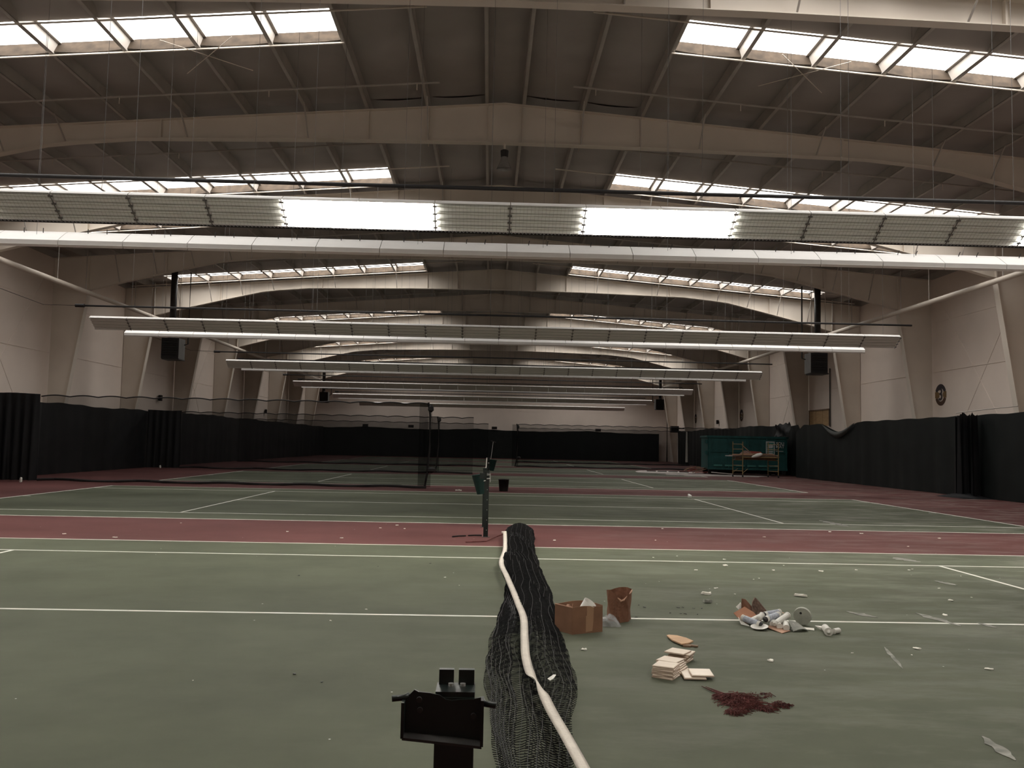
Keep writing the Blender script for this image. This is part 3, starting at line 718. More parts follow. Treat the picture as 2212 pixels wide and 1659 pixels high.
def plain_post(x, y, label, winch=True):
    t = thing('net_post', label, 'net post', (x, y, 0), 0)
    obj('tube', square_post(MB(), 0.078, 1.09), M_post, t)
    obj('cap', MB().box(-0.045, 0.045, -0.045, 0.045, 1.09, 1.115), M_post, t)
    obj('ground_sleeve', MB().lathe([(0.075, 0), (0.075, 0.006), (0.05, 0.008)], 14), M_dark, t)
    for i in range(5): obj('hook', MB().tube([(0.012, -0.039, 0.12+0.17*i), (0.012, -0.052, 0.12+0.17*i)], 0.006, 6), M_chrome, t)
    if winch:
        obj('winch_case', MB().box(-0.12, -0.02, -0.07, 0.03, 0.98, 1.08), M_post, t)
        obj('crank', MB().tube([(0.0, -0.06, 1.075), (0.058, -0.06, 1.075), (0.058, -0.06, 0.93)], 0.006, 6), M_chrome, t)
        for z in (1.05, 0.985): obj('pawl', MB().tube([(0.0, -0.05, z), (0.055, -0.055, z+0.004)], 0.009, 6), M_chrome, t)
        obj('bolt', MB().tube([(-0.05, -0.06, 0.945), (-0.02, -0.075, 0.955)], 0.009, 6), M_chrome, t)
    return t
plain_post(0.036, 15.1, 'dark green net post with zinc crank at the far end of the fallen net')
plain_post(0.0, 16.85, 'dark green net post standing just behind the crank post, holding the standing net', False)
plain_post(0.05, 29.4, 'far dark net post beside the black bin', False)
def hung_bin(x, y, z0, sgn, label, tilt):
    t = thing('waste_bin', label, 'bin', (x, y, z0), 0)
    w0, w1, h, d = 0.05, 0.125, 0.36, 0.12
    m = MB(); n = 14
    m.lathe([(0.075, 0.0), (0.125, 0.36), (0.13, 0.37), (0.12, 0.37), (0.072, 0.012)], 18, cap=False)
    b = obj('bucket', m, M_bin, t, rot=(0, tilt, 0), smooth=True)
    obj('base', MB().lathe([(0.074, 0.0), (0.074, 0.012)], 18), M_bin, b)
    obj('clip', MB().box(*sorted((0.0, -sgn*0.13)), -0.015, 0.015, 0.24, 0.27), M_chrome, t)
hung_bin(-0.070, 16.72, 0.63, -1, 'green tapered waste bin hung on the post behind the crank post', -0.16)
hung_bin(0.165, 29.3, 0.68, 1, 'teal waste bin hung on the right of the far net post', 0.12)
# standing net of the second court
t = thing('tennis_net', 'standing black net of the second court, seen edge-on behind the posts', 'tennis net', (0.0, 16.89, 0), 0)
m = MB(); L = 12.4
for i in range(0, 150): m.box(-0.0018+0.015*math.sin(i*.3), 0.0018+0.015*math.sin(i*.3), i*L/150-0.002, i*L/150+0.002, 0.05, 1.02-0.12*math.sin(math.pi*i/150))
for j in range(22):
    z = 0.06+j*0.044
    m.tube([(0.015*math.sin(i*4.5), i*L/10, min(z, 1.0-0.12*math.sin(math.pi*i/10))) for i in range(11)], 0.002, 3, False)
stuff(obj('netting', m, M_net, t))
obj('headband', MB().prism([(0, 0, 1.03), (0, L/2, 0.92), (0, L, 1.05), (0, L, 1.11), (0, L/2, 0.98), (0, 0, 1.09)], (1,0,0), 0.022), M_band, t)
# squeegee leaning near the far post
t = thing('floor_squeegee', 'thin long-handled court squeegee standing head up beyond the far post', 'squeegee', (0.02, 31.2, 0), 0)
obj('handle', MB().tube([(0, 0, 0), (0.19, 0.2, 1.64)], 0.009, 6), M_wire, t)
obj('head', MB().obox((0.195, 0.2, 1.65), (0.09, 0, -0.03), (0, 0.02, 0), (0.004, 0, 0.012)), M_dark, t)

# floor bin
t = thing('floor_bin', 'black tapered waste bin standing alone on the court', 'bin', (0.58, 29.6, 0), 0)
obj('bucket', MB().lathe([(0.145, 0.0), (0.175, 0.37), (0.185, 0.37), (0.185, 0.40), (0.165, 0.40), (0.14, 0.02)], 20, cap=False), M_binb, t, smooth=True)
obj('base', MB().lathe([(0.144, 0.0), (0.144, 0.015)], 20), M_binb, t)

# ------------------------------------------------------------------ the fallen net
NL = [(15.15, .36), (14.3, .35), (13.2, .30), (11.61, .24), (10.24, .29), (8.99, .25), (7.96, .17), (7.13, .10), (6.54, .066), (5.92, .069), (5.42, .093), (4.91, .113), (4.44, .125), (3.4, .15)]
NR = [(15.15, .87), (14.3, .81), (13.2, .765), (12.47, .753), (10.75, .74), (9.45, .749), (8.78, .734), (7.9, .706), (7.17, .693), (6.71, .689), (6.19, .68), (5.79, .657), (5.35, .60), (5.0, .55), (4.44, .50), (3.4, .46)]
def interp(tab, y):
    for (y0, x0), (y1, x1) in zip(tab, tab[1:]):
        if y <= y0 and y >= y1: return x0+(x1-x0)*(y0-y)/(y0-y1)
    return tab[0][1] if y > tab[0][0] else tab[-1][1]
def netz(u, y, layer):
    far = max(0, min(1, (y-8.0)/3.5))
    z = 0.012+0.05*math.sin(math.pi*u)**0.6*(0.6+0.4*math.sin(2.3*y+3*u))
    z += far*0.10*math.sin(math.pi*u)**0.5*(0.7+0.3*math.sin(3.1*y+5*u+layer))
    z += 0.018*math.sin(9*u+1.9*y+layer*1.3)
    if y > 14.0: z += 0.09*math.sin(math.pi*min(1, (y-14.0)/1.2)*0.55)*math.sin(math.pi*u)**0.14
    return max(0.006, z+0.012*layer*math.sin(math.pi*u))
def netx(u, y, layer):
    a, b = interp(NL, y), interp(NR, y)
    w = b-a
    lo, hi = (0, 1) if layer == 0 else ((0.40, 1.0) if layer == 1 else ((0.02, 0.30) if layer == 2 else (0.0, 1.0)))
    f = lo+(hi-lo)*u
    return a+w*f+0.012*math.sin(y*5+layer*2+u*3)
t = thing('tennis_net', 'fallen black tennis net lying crumpled along the floor of the nearest court', 'tennis net', (0, 0, 0))
m = MB()
def strand(pts, r):
    """thin three-sided cord"""
    m.tube(pts, r, 3, False)
for layer in range(5):
    y_hi, y_lo = (15.1, 3.4) if layer < 3 else (15.15, 7.6-0.5*layer+1.6)
    sp = 0.036 if layer == 0 else (0.033 if layer < 3 else 0.03)
    n = int((y_hi-y_lo)/sp); K = 16 if layer == 0 else 11
    for i in range(n):
        y = y_hi-sp*i
        pts = []
        for k in range(K+1):
            u = k/K
            yy = y+0.05*math.sin(4.1*u+y*1.7+layer)+0.06*math.sin(math.pi*u)*math.sin(y*0.8+layer*2)
            x = netx(u, yy, layer); pts.append((x, yy, netz(min(1, max(0, (x-interp(NL, yy))/max(.01, interp(NR, yy)-interp(NL, yy)))), yy, layer)+0.003*math.sin(k*2.2+i)))
        strand(pts, 0.0028 if y < 8 else 0.0036)
    for j in range(0, 9 if layer == 0 else 6):
        u = (j+0.3)/(9 if layer == 0 else 6)
        nn = int((y_hi-y_lo)/0.12)
        pts = []
        for i in range(nn+1):
            y = y_hi-(y_hi-y_lo)*i/nn; uu = u+0.02*math.sin(y*3+j); x = netx(uu, y, layer)
            pts.append((x, y, netz(min(1, max(0, (x-interp(NL, y))/max(.01, interp(NR, y)-interp(NL, y)))), y, layer)+0.004))
        strand(pts, 0.0016)
stuff(obj('netting', m, M_net, t))
# dense gathered core of the far half
m = MB(); G = []
for i in range(60):
    y = 15.12-i*(15.12-8.3)/59; a, b = interp(NL, y)+0.03, interp(NR, y)-0.03
    if y < 9.6: b = a+(b-a)*1.0; a = a+(b-a)*0.25*(9.6-y)/1.3
    G.append([(a+(b-a)*k/14, y+0.03*math.sin(k*2.1+i), max(0.004, (netz(k/14, y, 2)-0.02)*(0.80+0.22*hash01(i, k))*(0.15 if k in (0, 14) else 1)*min(1, (i+0.4)/3))) for k in range(15)])
obj('gathered_core', MB().grid(G), mat('black_net_bundle', (0.012, 0.012, 0.013), 0.7, 0.4, 25, bump=0.8, bscale=70), t, smooth=True)
BAND = [(0.356, 14.75, .13), (0.32, 12.65, .10), (0.247, 11.18, .10), (0.293, 10.03, .10), (0.335, 9.09, .10), (0.366, 8.32, .10), (0.388, 7.67, .10), (0.367, 6.94, .09), (0.352, 6.34, .09), (0.365, 5.85, .09), (0.400, 5.60, .10), (0.442, 5.10, .09), (0.492, 4.62, .09), (0.540, 4.17, .08), (0.60, 3.5, .07)]
def cr(P, n):
    out = []
    for i in range(len(P)-1):
        p0, p1, p2, p3 = [Vector(P[max(0, min(len(P)-1, i+j))]) for j in (-1, 0, 1, 2)]
        for k in range(n):
            s = k/n; out.append(0.5*((2*p1)+(p2-p0)*s+(2*p0-5*p1+4*p2-p3)*s*s+(3*p1-p0-3*p2+p3)*s**3))
    out.append(Vector(P[-1])); return out
pl = cr(BAND, 8); m = MB(); G = []
for i, p in enumerate(pl):
    q = pl[min(i+1, len(pl)-1)]-pl[max(i-1, 0)]; side = Vector((q.y, -q.x, 0)).normalized()
    tw = max(0.0, 1-abs(p.y-5.62)/0.30); tw = tw*tw*(3-2*tw)
    ang = tw*0.85; hw = 0.032
    up = Vector((0, 0, 1))
    s = side*math.cos(ang)*hw+up*math.sin(ang)*hw
    G.append([p-s, p-s*0.3+up*0.004, p+s*0.3+up*0.004, p+s, p+s*0.3-up*0.006, p-s*0.3-up*0.006])
m.grid(G, True); obj('headband', m, M_band, t, smooth=True)
obj('band_tail', MB().prism([(0.30, 14.90, 0.11), (0.39, 14.86, 0.12), (0.39, 14.70, 0.12), (0.33, 14.72, 0.11)], (0, 0, 1), 0.02), M_band, t)
obj('tie_cord', MB().tube([(0.36, 14.95, 0.08), (0.22, 14.9, 0.03), (0.05, 14.35, 0.012), (-0.15, 14.25, 0.01), (-0.28, 14.2, 0.01)], 0.008, 5), M_fibre, t)
m = MB(); m.prism([(0.46, 5.66, 0.115), (0.50, 5.70, 0.13), (0.515, 5.68, 0.135), (0.495, 5.64, 0.12), (0.475, 5.63, 0.112)], (0, 0, 1), 0.004)
o = obj('paper_scrap', m, M_plastic); tag(o, 'white paper scrap caught on the fallen net beside the band', 'scrap')
for j, (x0, x1, y0, y1) in enumerate(((-0.52, -0.30, 14.95, 15.12), (-0.26, -0.03, 15.16, 15.25))):
    o = obj('cord_offcut', MB().tube([(x0, y0, 0.012), ((x0+x1)/2, (y0+y1)/2+0.03, 0.014), (x1, y1, 0.012)], 0.012, 5), M_binb)
    tag(o, 'dark cord offcut on the red strip, %s of two beside the crank post' % ('farther left' if j == 0 else 'nearer one'), 'cord')

# ------------------------------------------------------------------ cardboard box, bag
def wall_quad(m, p, q, h, t, rng=(0, 1), top=None):
    p, q = Vector((p[0], p[1], 0)), Vector((q[0], q[1], 0)); d = (q-p).normalized(); n = Vector((-d.y, d.x, 0))*t/2
    N = 10; lo, hi = [], []
    vs = []
    for i in range(N+1):
        u = i/N; b = p.lerp(q, u); z = h if top is None else top(u)
        vs += [b-n, b+n, b+n+Vector((0, 0, z)), b-n+Vector((0, 0, z))]
    fs = []
    for i in range(N):
        a = i*4; b = a+4
        fs += [(a, b, b+3, a+3), (a+1, a+2, b+2, b+1), (a+3, b+3, b+2, a+2), (a, a+1, b+1, b)]
    fs += [(0, 3, 2, 1), (N*4, N*4+1, N*4+2, N*4+3)]
    m.add(vs, fs)
t = thing('cardboard_box', 'open brown cardboard box with a tape strip beside the fallen net', 'box', (0, 0, 0))
cA, cB, cC, cD = (0.66, 7.69), (0.79, 7.50), (1.06, 7.635), (0.955, 7.84)
for nm, p, q, f in (('left_wall', cA, cB, lambda u: 0.222), ('front_wall', cB, cC, lambda u: 0.224+0.006*math.sin(5*u)), ('right_wall', cC, cD, lambda u: 0.226), ('back_wall', cD, cA, lambda u: 0.226+0.008*math.sin(4*u))):
    m = MB(); wall_quad(m, p, q, 0.22, 0.006, top=f); obj(nm, m, M_card, t)
obj('bottom', MB().prism([(*cA, 0.006), (*cB, 0.006), (*cC, 0.006), (*cD, 0.006)], (0, 0, 1), 0.006), M_card, t)
dv = Vector((cC[0]-cB[0], cC[1]-cB[1], 0)); nv = Vector((dv.y, -dv.x, 0)).normalized()
def on_front(u, z, off=0.005): return Vector((cB[0], cB[1], z))+dv*u+nv*off
m = MB(); m.add([on_front(.44, .012), on_front(.66, .018), on_front(.69, .10), on_front(.70, .225), on_front(.47, .226), on_front(.47, .15), on_front(.44, .145)], [(0,1,2,3,4,5,6)])
obj('tape', m, M_tape, t)
rim = MB(); rim.tube([(*cB, 0.224), (*cA, 0.222)], 0.006, 5); obj('torn_rim', rim, M_cardl, t)
t = thing('plastic_cup', 'white plastic tub leaning in the cardboard box', 'tub', (0.875, 7.67, 0.125), 0)
m = MB().lathe([(0.043, 0.0), (0.060, 0.15), (0.057, 0.15), (0.040, 0.008)], 20, cap=False); b = obj('bucket', m, M_plastic, t, rot=(0.40, 0.50, 0.3), smooth=True)
obj('base', MB().lathe([(0.043, 0.0), (0.043, 0.008)], 20), M_plastic, b)
o = obj('cardboard_scrap', MB().obox((0.775, 7.62, 0.20), (0.018, 0.01, -0.02), (-0.008, 0.014, 0), (0.01, 0.004, 0.012)).obox((0.80, 7.62, 0.215), (0.004, 0.0, 0.022), (0.0, 0.004, 0), (0.002, 0, 0)), M_cardl); tag(o, 'torn cardboard scrap sticking up inside the open box', 'scrap')

t = thing('paper_bag', 'crumpled brown paper bag with torn open top behind the box', 'bag', (0, 0, 0))
bx = [(1.18, 8.12), (1.27, 8.02), (1.355, 8.08), (1.40, 8.22), (1.30, 8.30), (1.19, 8.27)]
G = []; nn = 36
def loop(pts, n):
    P = [Vector((p[0], p[1], 0)) for p in pts]; out = []
    for i in range(n):
        s = i/n*len(P); k = int(s); out.append(P[k % len(P)].lerp(P[(k+1) % len(P)], s-k))
    return out
base = loop(bx, nn); cen = sum(base, Vector())/nn
for j in range(9):
    v = j/8; row = []
    for i, p in enumerate(base):
        a = i/nn*2*math.pi
        zt = 0.262+0.015*math.sin(a*2+0.6)-0.075*max(0, math.cos(a-1.15))**6
        q = cen+(p-cen)*(1.0+0.06*v-0.05*math.sin(math.pi*v))+Vector((0.006*math.sin(9*a+7*v), 0.006*math.cos(8*a+9*v), 0))
        row.append((q.x, q.y, 0.004+v*zt))
    G.append(row)
obj('outer', MB().grid(G, True), M_paper, t)
obj('base', MB().prism([(p[0], p[1], 0.004) for p in bx], (0, 0, 1), 0.006), M_paper, t)
obj('torn_edge', MB().tube([(1.245, 8.005, 0.225), (1.275, 7.99, 0.200), (1.30, 8.01, 0.205), (1.335, 8.045, 0.235)], [0.004, 0.010, 0.008, 0.003], 5), M_cardl, t)
obj('torn_edge', MB().tube([(1.36, 8.07, 0.250), (1.385, 8.12, 0.262), (1.405, 8.20, 0.268)], [0.003, 0.010, 0.004], 5), M_cardl, t)
m = MB(); G = [[(1.085+0.16*u+0.012*math.sin(13*v+5*u), 7.83+0.20*v+0.014*math.sin(11*u), 0.004+0.10*math.sin(math.pi*u)**0.8*math.sin(math.pi*v)**0.7*(0.75+0.25*math.sin(19*u+15*v))) for u in [i/14 for i in range(15)]] for v in [i/14 for i in range(15)]]
o = obj('plastic_wrap', m.grid(G), M_clear, smooth=True); tag(o, 'crumpled clear plastic wrap between the box and the paper bag', 'plastic wrap')

# ------------------------------------------------------------------ tiles
ta = math.atan2(-0.077, 0.13)
def tile_mesh(a, b, h=0.0115):
    m = MB(); e = 0.004
    m.cur = 1; m.add([(-a, -b, 0), (a, -b, 0), (a, b, 0), (-a, b, 0), (-a, -b, h-e), (a, -b, h-e), (a, b, h-e), (-a, b, h-e)], [(0,3,2,1), (0,1,5,4), (1,2,6,5), (2,3,7,6), (3,0,4,7)])
    m.cur = 0; m.add([(-a, -b, h-e), (a, -b, h-e), (a, b, h-e), (-a, b, h-e), (-a+e, -b+e, h), (a-e, -b+e, h), (a-e, b-e, h), (-a+e, b-e, h)], [(4,5,6,7), (0,1,5,4), (1,2,6,5), (2,3,7,6), (3,0,4,7)])
    return m.mesh('ceramic_tile', M_tile, M_tileb)
TM = tile_mesh(0.076, 0.076)
def tile(x, y, z, rz, label, group, tilt=(0, 0)):
    o = obj('ceramic_tile', TM, None, None, (x, y, z), (tilt[0], tilt[1], rz)); return tag(o, label, 'tile', group)
SA, SB, SC = (1.318, 6.20), (1.388, 6.402), (1.525, 6.675)
for nm, (sx, sy), n, jit in (('front', SA, 7, 0.004), ('middle', SB, 6, 0.010), ('back', SC, 6, 0.008)):
    for i in range(n):
        top = i == n-1
        lab = ('topmost ivory tile of the %s stack' if top else 'ivory tile within the %s stack of three') % nm
        dx, dy = ((0.02, 0.03) if nm == 'middle' and i < n-1 else (0, 0)) if i % 2 == 0 else (0, 0)
        if nm == 'middle': dx, dy = 0.006*(n-1-i), -0.004*(n-1-i)
        rz = ta+(hash01(i, sx)-0.5)*0.16
        if nm == 'back' and top: dx, dy = -0.028, -0.012
        if nm == 'back' and i == n-2: dx, dy = 0.02, 0.01
        tile(sx+dx+(hash01(i, 3, sy)-.5)*jit, sy+dy+(hash01(i, 5)-.5)*jit, 0.0005+i*0.0122, rz, lab, nm+' tile stack' if not top else None)
tile(1.448, 6.325, 0.001, ta-0.12, 'ivory tile leaning out at the foot of the middle stack', None)
tile(1.505, 6.175, 0.012, -0.05, 'loose ivory tile lying lowest beside the front stack', None, (0.05, 0.0))
tile(1.560, 6.185, 0.0285, -0.04, 'loose ivory tile lying on another beside the front stack', None, (0.06, 0.0))
m = MB(); m.prism([(1.575, 7.445, 0.016), (1.60, 7.47, 0.016), (1.66, 7.44, 0.018), (1.715, 7.33, 0.022), (1.745, 7.21, 0.024), (1.70, 7.15, 0.022), (1.63, 7.12, 0.018), (1.585, 7.28, 0.015)], (0, 0, 1), 0.010)
t = thing('wood_offcut', 'pale pointed wood offcut behind the tile stacks', 'offcut', (0, 0, 0)); obj('panel', m, M_wood, t)
obj('splinters', MB().obox((1.71, 7.12, 0.010), (0.045, -0.02, 0), (0.006, 0.014, 0), (0, 0, 0.006)).obox((1.67, 7.11, 0.008), (0.03, -0.006, 0), (0.004, 0.012, 0), (0, 0, 0.007)), M_woodd, t)

# ------------------------------------------------------------------ rubbish pile with caulk tubes
def cartridge(p, q, label, r=0.028, cap=True, lbl=True):
    p, q = Vector(p), Vector(q); d = (q-p).normalized(); L = (q-p).length
    t = thing('caulk_tube', label, 'tube', p, 0, 'empty caulk tubes in the rubbish pile')
    z = lambda s: d*(L*s)
    obj('barrel', MB().tube([z(0), z(1)], r, 14), M_plastic, t, smooth=False)
    if lbl: obj('printed_label', MB().tube([z(0.14), z(0.90)], r+0.0012, 14, False), M_label, t, smooth=True)
    obj('rim', MB().tube([z(0.97), z(1.04)], r*1.10, 14), M_plastic, t)
    if cap:
        obj('nozzle_collar', MB().tube([z(-0.10), z(0.0)], [r*0.55, r*0.95], 12), M_dark if lbl else M_plastic, t)
    return t
cartridge((2.59, 8.06, 0.085), (2.75, 8.13, 0.098), 'caulk tube with blue-grey label on top at the back of the pile')
cartridge((2.56, 7.93, 0.070), (2.71, 8.05, 0.088), 'caulk tube with blue-grey label in the middle of the pile')
cartridge((2.50, 7.885, 0.032), (2.385, 8.03, 0.060), 'caulk tube with grey label at the left end of the pile')
cartridge((2.625, 7.85, 0.050), (2.785, 8.02, 0.090), 'white caulk tube slanting up on the right of the pile', lbl=False)
cartridge((2.615, 7.90, 0.032), (2.65, 8.02, 0.045), 'short white caulk tube with its open end to the front, left one', lbl=False, cap=False)
cartridge((2.690, 7.76, 0.031), (2.73, 7.90, 0.040), 'white caulk tube end-on at the front of the pile', lbl=False, cap=False)
cartridge((2.652, 7.82, 0.031), (2.66, 7.95, 0.034), 'white caulk tube end-on, second from the front edge', lbl=False, cap=False)
cartridge((2.45, 7.98, 0.045), (2.57, 8.06, 0.075), 'white caulk tube half buried behind the left tube', lbl=False)
cartridge((2.50, 7.93, 0.075), (2.545, 7.985, 0.10), 'stubby white nozzle end lying on the pile', r=0.024, lbl=False)
t = thing('rubbish_board', 'orange-brown cardboard flap standing at the left of the rubbish pile', 'cardboard', (0, 0, 0))
obj('flap', MB().prism([(2.325, 8.12, 0.085), (2.385, 7.99, 0.012), (2.565, 8.07, 0.028), (2.525, 8.17, 0.085), (2.455, 8.22, 0.125)], (0, 0, 1), 0.006), mat('orange_cardboard', (0.33, 0.15, 0.085), 0.85, 0.12, 6), t)
obj('flap', MB().prism([(2.43, 8.24, 0.10), (2.44, 8.26, 0.195), (2.49, 8.30, 0.18), (2.60, 8.33, 0.06), (2.55, 8.26, 0.04)], (0.2, 0.9, 0.2), 0.006), M_paper, t)
o = obj('brown_scrap', MB().prism([(2.52, 8.24, 0.05), (2.545, 8.28, 0.16), (2.575, 8.30, 0.20), (2.60, 8.32, 0.185), (2.70, 8.36, 0.075), (2.70, 8.33, 0.03)], (0.1, 0.9, 0.3), 0.02), mat('dirty_brown_rag', (0.13, 0.085, 0.065), 0.9, 0.4, 30, bump=0.6, bscale=50)); tag(o, 'dirty brown scrap standing at the back of the rubbish pile', 'scrap')
o = obj('paper_scrap', MB().prism([(2.38, 8.24, 0.12), (2.43, 8.26, 0.16), (2.45, 8.26, 0.12), (2.40, 8.22, 0.10)], (0, 1, 0), 0.006), M_plastic); tag(o, 'white paper edge behind the left flap of the pile', 'scrap')
o = obj('paper_roll', MB().grid([[(2.78+0.06*math.cos(a), 8.14+s*0.10, 0.045+0.045*math.sin(a)) for a in [i*math.pi*1.5/12 for i in range(13)]] for s in (0, 0.5, 1)]), M_cardl, smooth=True); tag(o, 'curled tan paper roll at the back right of the pile', 'paper')
o = obj('plastic_dish', MB().lathe([(0.035, 0), (0.072, 0.022), (0.078, 0.026), (0.068, 0.024), (0.030, 0.006)], 20, (0, 0, 0), cap=True), M_plastic, None, (2.475, 7.83, 0.004), (0.12, -0.1, 0), True); tag(o, 'shallow white plastic dish at the front left of the pile', 'dish')
o = obj('plastic_scoop', MB().prism([(2.36, 8.00, 0.012), (2.352, 8.07, 0.06), (2.40, 8.03, 0.02), (2.42, 7.94, 0.006)], (0.5, 0.2, 0.8), 0.006), M_plastic); tag(o, 'thin white plastic sheet at the far left of the pile', 'scrap')
o = obj('card_sheet', MB().prism([(2.535, 7.90, 0.016), (2.60, 7.92, 0.02), (2.72, 7.75, 0.010), (2.62, 7.665, 0.005)], (0, 0, 1), 0.005), M_cardl); tag(o, 'flat tan card sheet at the front of the pile', 'card')
o = obj('grey_sheet', MB().grid([[(2.74+0.15*u, 7.86-0.13*v+0.04*u, 0.008+0.07*(1-u)*(1-v)+0.02*math.sin(3*u)) for u in [i/8 for i in range(9)]] for v in [i/4 for i in range(5)]]), M_grey, smooth=True); tag(o, 'bent grey sheet at the right front of the pile', 'sheet')
o = obj('paper_scrap', MB().prism([(2.745, 7.80, 0.012), (2.77, 7.83, 0.062), (2.79, 7.82, 0.05), (2.79, 7.78, 0.008)], (0.2, 1, 0), 0.006), M_plastic); tag(o, 'folded white paper in front of the grey sheet', 'scrap')
t = thing('metal_lid', 'grey dented round lid standing upright at the right of the pile', 'lid', (2.925, 8.03, 0.082), 0)
m = MB().lathe([(0.0001, 0.0), (0.078, 0.0), (0.080, 0.028), (0.076, 0.028), (0.074, 0.005), (0.0001, 0.005)], 22, cap=False); b = obj('disc', m, mat('pale_grey_lid', (0.36, 0.37, 0.31), 0.6, 0.15, 12), t, rot=(math.radians(-80), 0, math.radians(-30)), smooth=False)
obj('hole', MB().lathe([(0.0001, -0.002), (0.011, -0.002)], 10, (-0.012, -0.03, 0), cap=False), M_dark, b)
o = obj('paper_scrap', MB().prism([(2.90, 7.93, 0.006), (2.985, 7.90, 0.006), (2.95, 7.80, 0.006), (2.89, 7.84, 0.006)], (0, 0, 1), 0.003), M_plaster); tag(o, 'flat pale paper square right of the pile', 'scrap')
t = thing('caulk_tube', 'pale green-white caulk tube lying apart right of the pile', 'tube', (0, 0, 0))
obj('barrel', MB().tube([(3.045, 7.80, 0.032), (3.005, 7.62, 0.032)], 0.031, 16), M_plastic, t)
obj('rim', MB().tube([(3.008, 7.635, 0.034), (3.002, 7.605, 0.034)], 0.036, 16), M_plastic, t)
obj('nozzle', MB().tube([(3.003, 7.605, 0.034), (2.998, 7.575, 0.034)], [0.020, 0.006], 12), M_plastic, t)
o = obj('tube_end', MB().tube([(3.075, 7.68, 0.025), (3.135, 7.72, 0.025)], 0.024, 12), M_plastic); tag(o, 'short broken tube end beside the caulk tube lying apart', 'tube')
o = obj('paper_scrap', MB().tube([(3.03, 7.825, 0.02), (2.99, 7.89, 0.03)], [0.02, 0.002], 6), M_plastic); tag(o, 'white pointed scrap behind the caulk tube lying apart', 'scrap')

# ------------------------------------------------------------------ red fibre clump
t = thing('fibre_clump', 'dark red tangled fibre clump on the court in front of the tiles', 'fibre clump', (0, 0, 0))
m = MB(); rnd = random.Random(3)
def clump(cx, cy, rx, ry, n, lmax, zh):
    for _ in range(n):
        a = rnd.uniform(0, 2*math.pi); r = math.sqrt(rnd.random())
        x, y = cx+rx*r*math.cos(a), cy+ry*r*math.sin(a); th = rnd.uniform(0, 2*math.pi); L = rnd.uniform(0.02, lmax)
        z = rnd.uniform(0.003, zh*(1-r*r)+0.006)
        m.tube([(x, y, z), (x+L*0.5*math.cos(th), y+L*0.5*math.sin(th), z+rnd.uniform(-.002, .012)), (x+L*math.cos(th+0.5), y+L*math.sin(th+0.5), max(0.003, z-0.004))], rnd.uniform(0.0010, 0.0026), 3, False)
clump(1.665, 5.60, 0.12, 0.15, 620, 0.09, 0.045); clump(1.58, 5.68, 0.05, 0.06, 160, 0.05, 0.02); clump(1.60, 5.40, 0.05, 0.05, 110, 0.05, 0.015)
clump(1.555, 5.36, 0.035, 0.03, 90, 0.04, 0.02); clump(1.79, 5.45, 0.05, 0.04, 120, 0.05, 0.015); clump(1.895, 5.53, 0.055, 0.035, 130, 0.05, 0.02); clump(1.85, 5.75, 0.08, 0.06, 60, 0.03, 0.006)
stuff(obj('fibres', m, M_fibre, t))
obj('core', MB().grid([[(1.565+0.20*u+0.012*math.sin(9*v), 5.49+0.21*v+0.012*math.sin(8*u), 0.002+0.022*math.sin(math.pi*u)**0.7*math.sin(math.pi*v)**0.7*(0.7+0.3*math.sin(13*u+11*v))) for u in [i/14 for i in range(15)]] for v in [i/14 for i in range(15)]]), M_fibre, t, smooth=True)
for p in ([(1.60, 5.68, 0.02), (1.54, 5.82, 0.012), (1.505, 5.94, 0.008)], [(1.61, 5.69, 0.022), (1.56, 5.83, 0.014), (1.53, 5.93, 0.008)], [(1.72, 5.60, 0.015), (1.80, 5.565, 0.012), (1.86, 5.55, 0.008)]):
    obj('stalk', MB().tube(p, [0.006, 0.005, 0.002], 6), M_fibre, t)

# ------------------------------------------------------------------ loose scraps on the courts
def flake(x, y, w, h, rz, z, mtl, label, cat='scrap', group=None, seed=0):
    n = 9; r = random.Random(seed+int(x*100)); m = MB(); P = []
    for i in range(n):
        a = 2*math.pi*i/n; k = r.uniform(0.6, 1.05); P.append((w*k*math.cos(a), h*k*math.sin(a)))
    vs = [(p[0], p[1], r.uniform(0.0, 0.3)*z) for p in P]+[(p[0]*0.9, p[1]*0.9, r.uniform(0.5, 1.0)*z) for p in P]
    m.add(vs, [tuple(range(n))[::-1], tuple(range(n, 2*n))]+[(i, (i+1) % n, n+(i+1) % n, n+i) for i in range(n)])
    o = obj('floor_scrap', m, mtl, None, (x, y, 0.004), (0, 0, rz)); return tag(o, label, cat, group)
flake(2.44, 9.62, 0.065, 0.05, 0.2, 0.03, M_plaster, 'pale plaster lump beyond the tube pile, paired with a grey one')
flake(2.33, 9.12, 0.055, 0.045, -0.2, 0.035, M_grey, 'grey-green lump just in front of the paired pale lump')
flake(3.47, 9.58, 0.085, 0.04, -0.5, 0.03, M_plaster, 'long pale plaster scrap right of the tube pile')
flake(3.28, 11.94, 0.04, 0.05, 0, 0.02, M_plaster, 'pale crumb near the far singles line')
flake(4.43, 11.56, 0.04, 0.05, 0, 0.015, M_plaster, 'pale crumb near the right end of the far singles line')
flake(0.83, 6.95, 0.03, 0.03, 0, 0.012, M_plaster, 'white flake in front of the cardboard box')
flake(6.37, 27.6, 0.06, 0.09, 0.6, 0.13, M_plastic, 'white folded paper on the second court')
flake(-0.9, 29.2, 0.14, 0.10, 0, 0.05, M_plaster, 'pale scrap on the far red strip left of the bin')
flake(-15.0, 29.0, 0.05, 0.08, 0.5, 0.20, M_plastic, 'white paper at the foot of the left gathered curtain')
flake(-16.3, 44.6, 0.06, 0.08, 0.5, 0.16, M_plastic, 'white paper at the foot of the second gathered curtain')
r_ = random.Random(11)
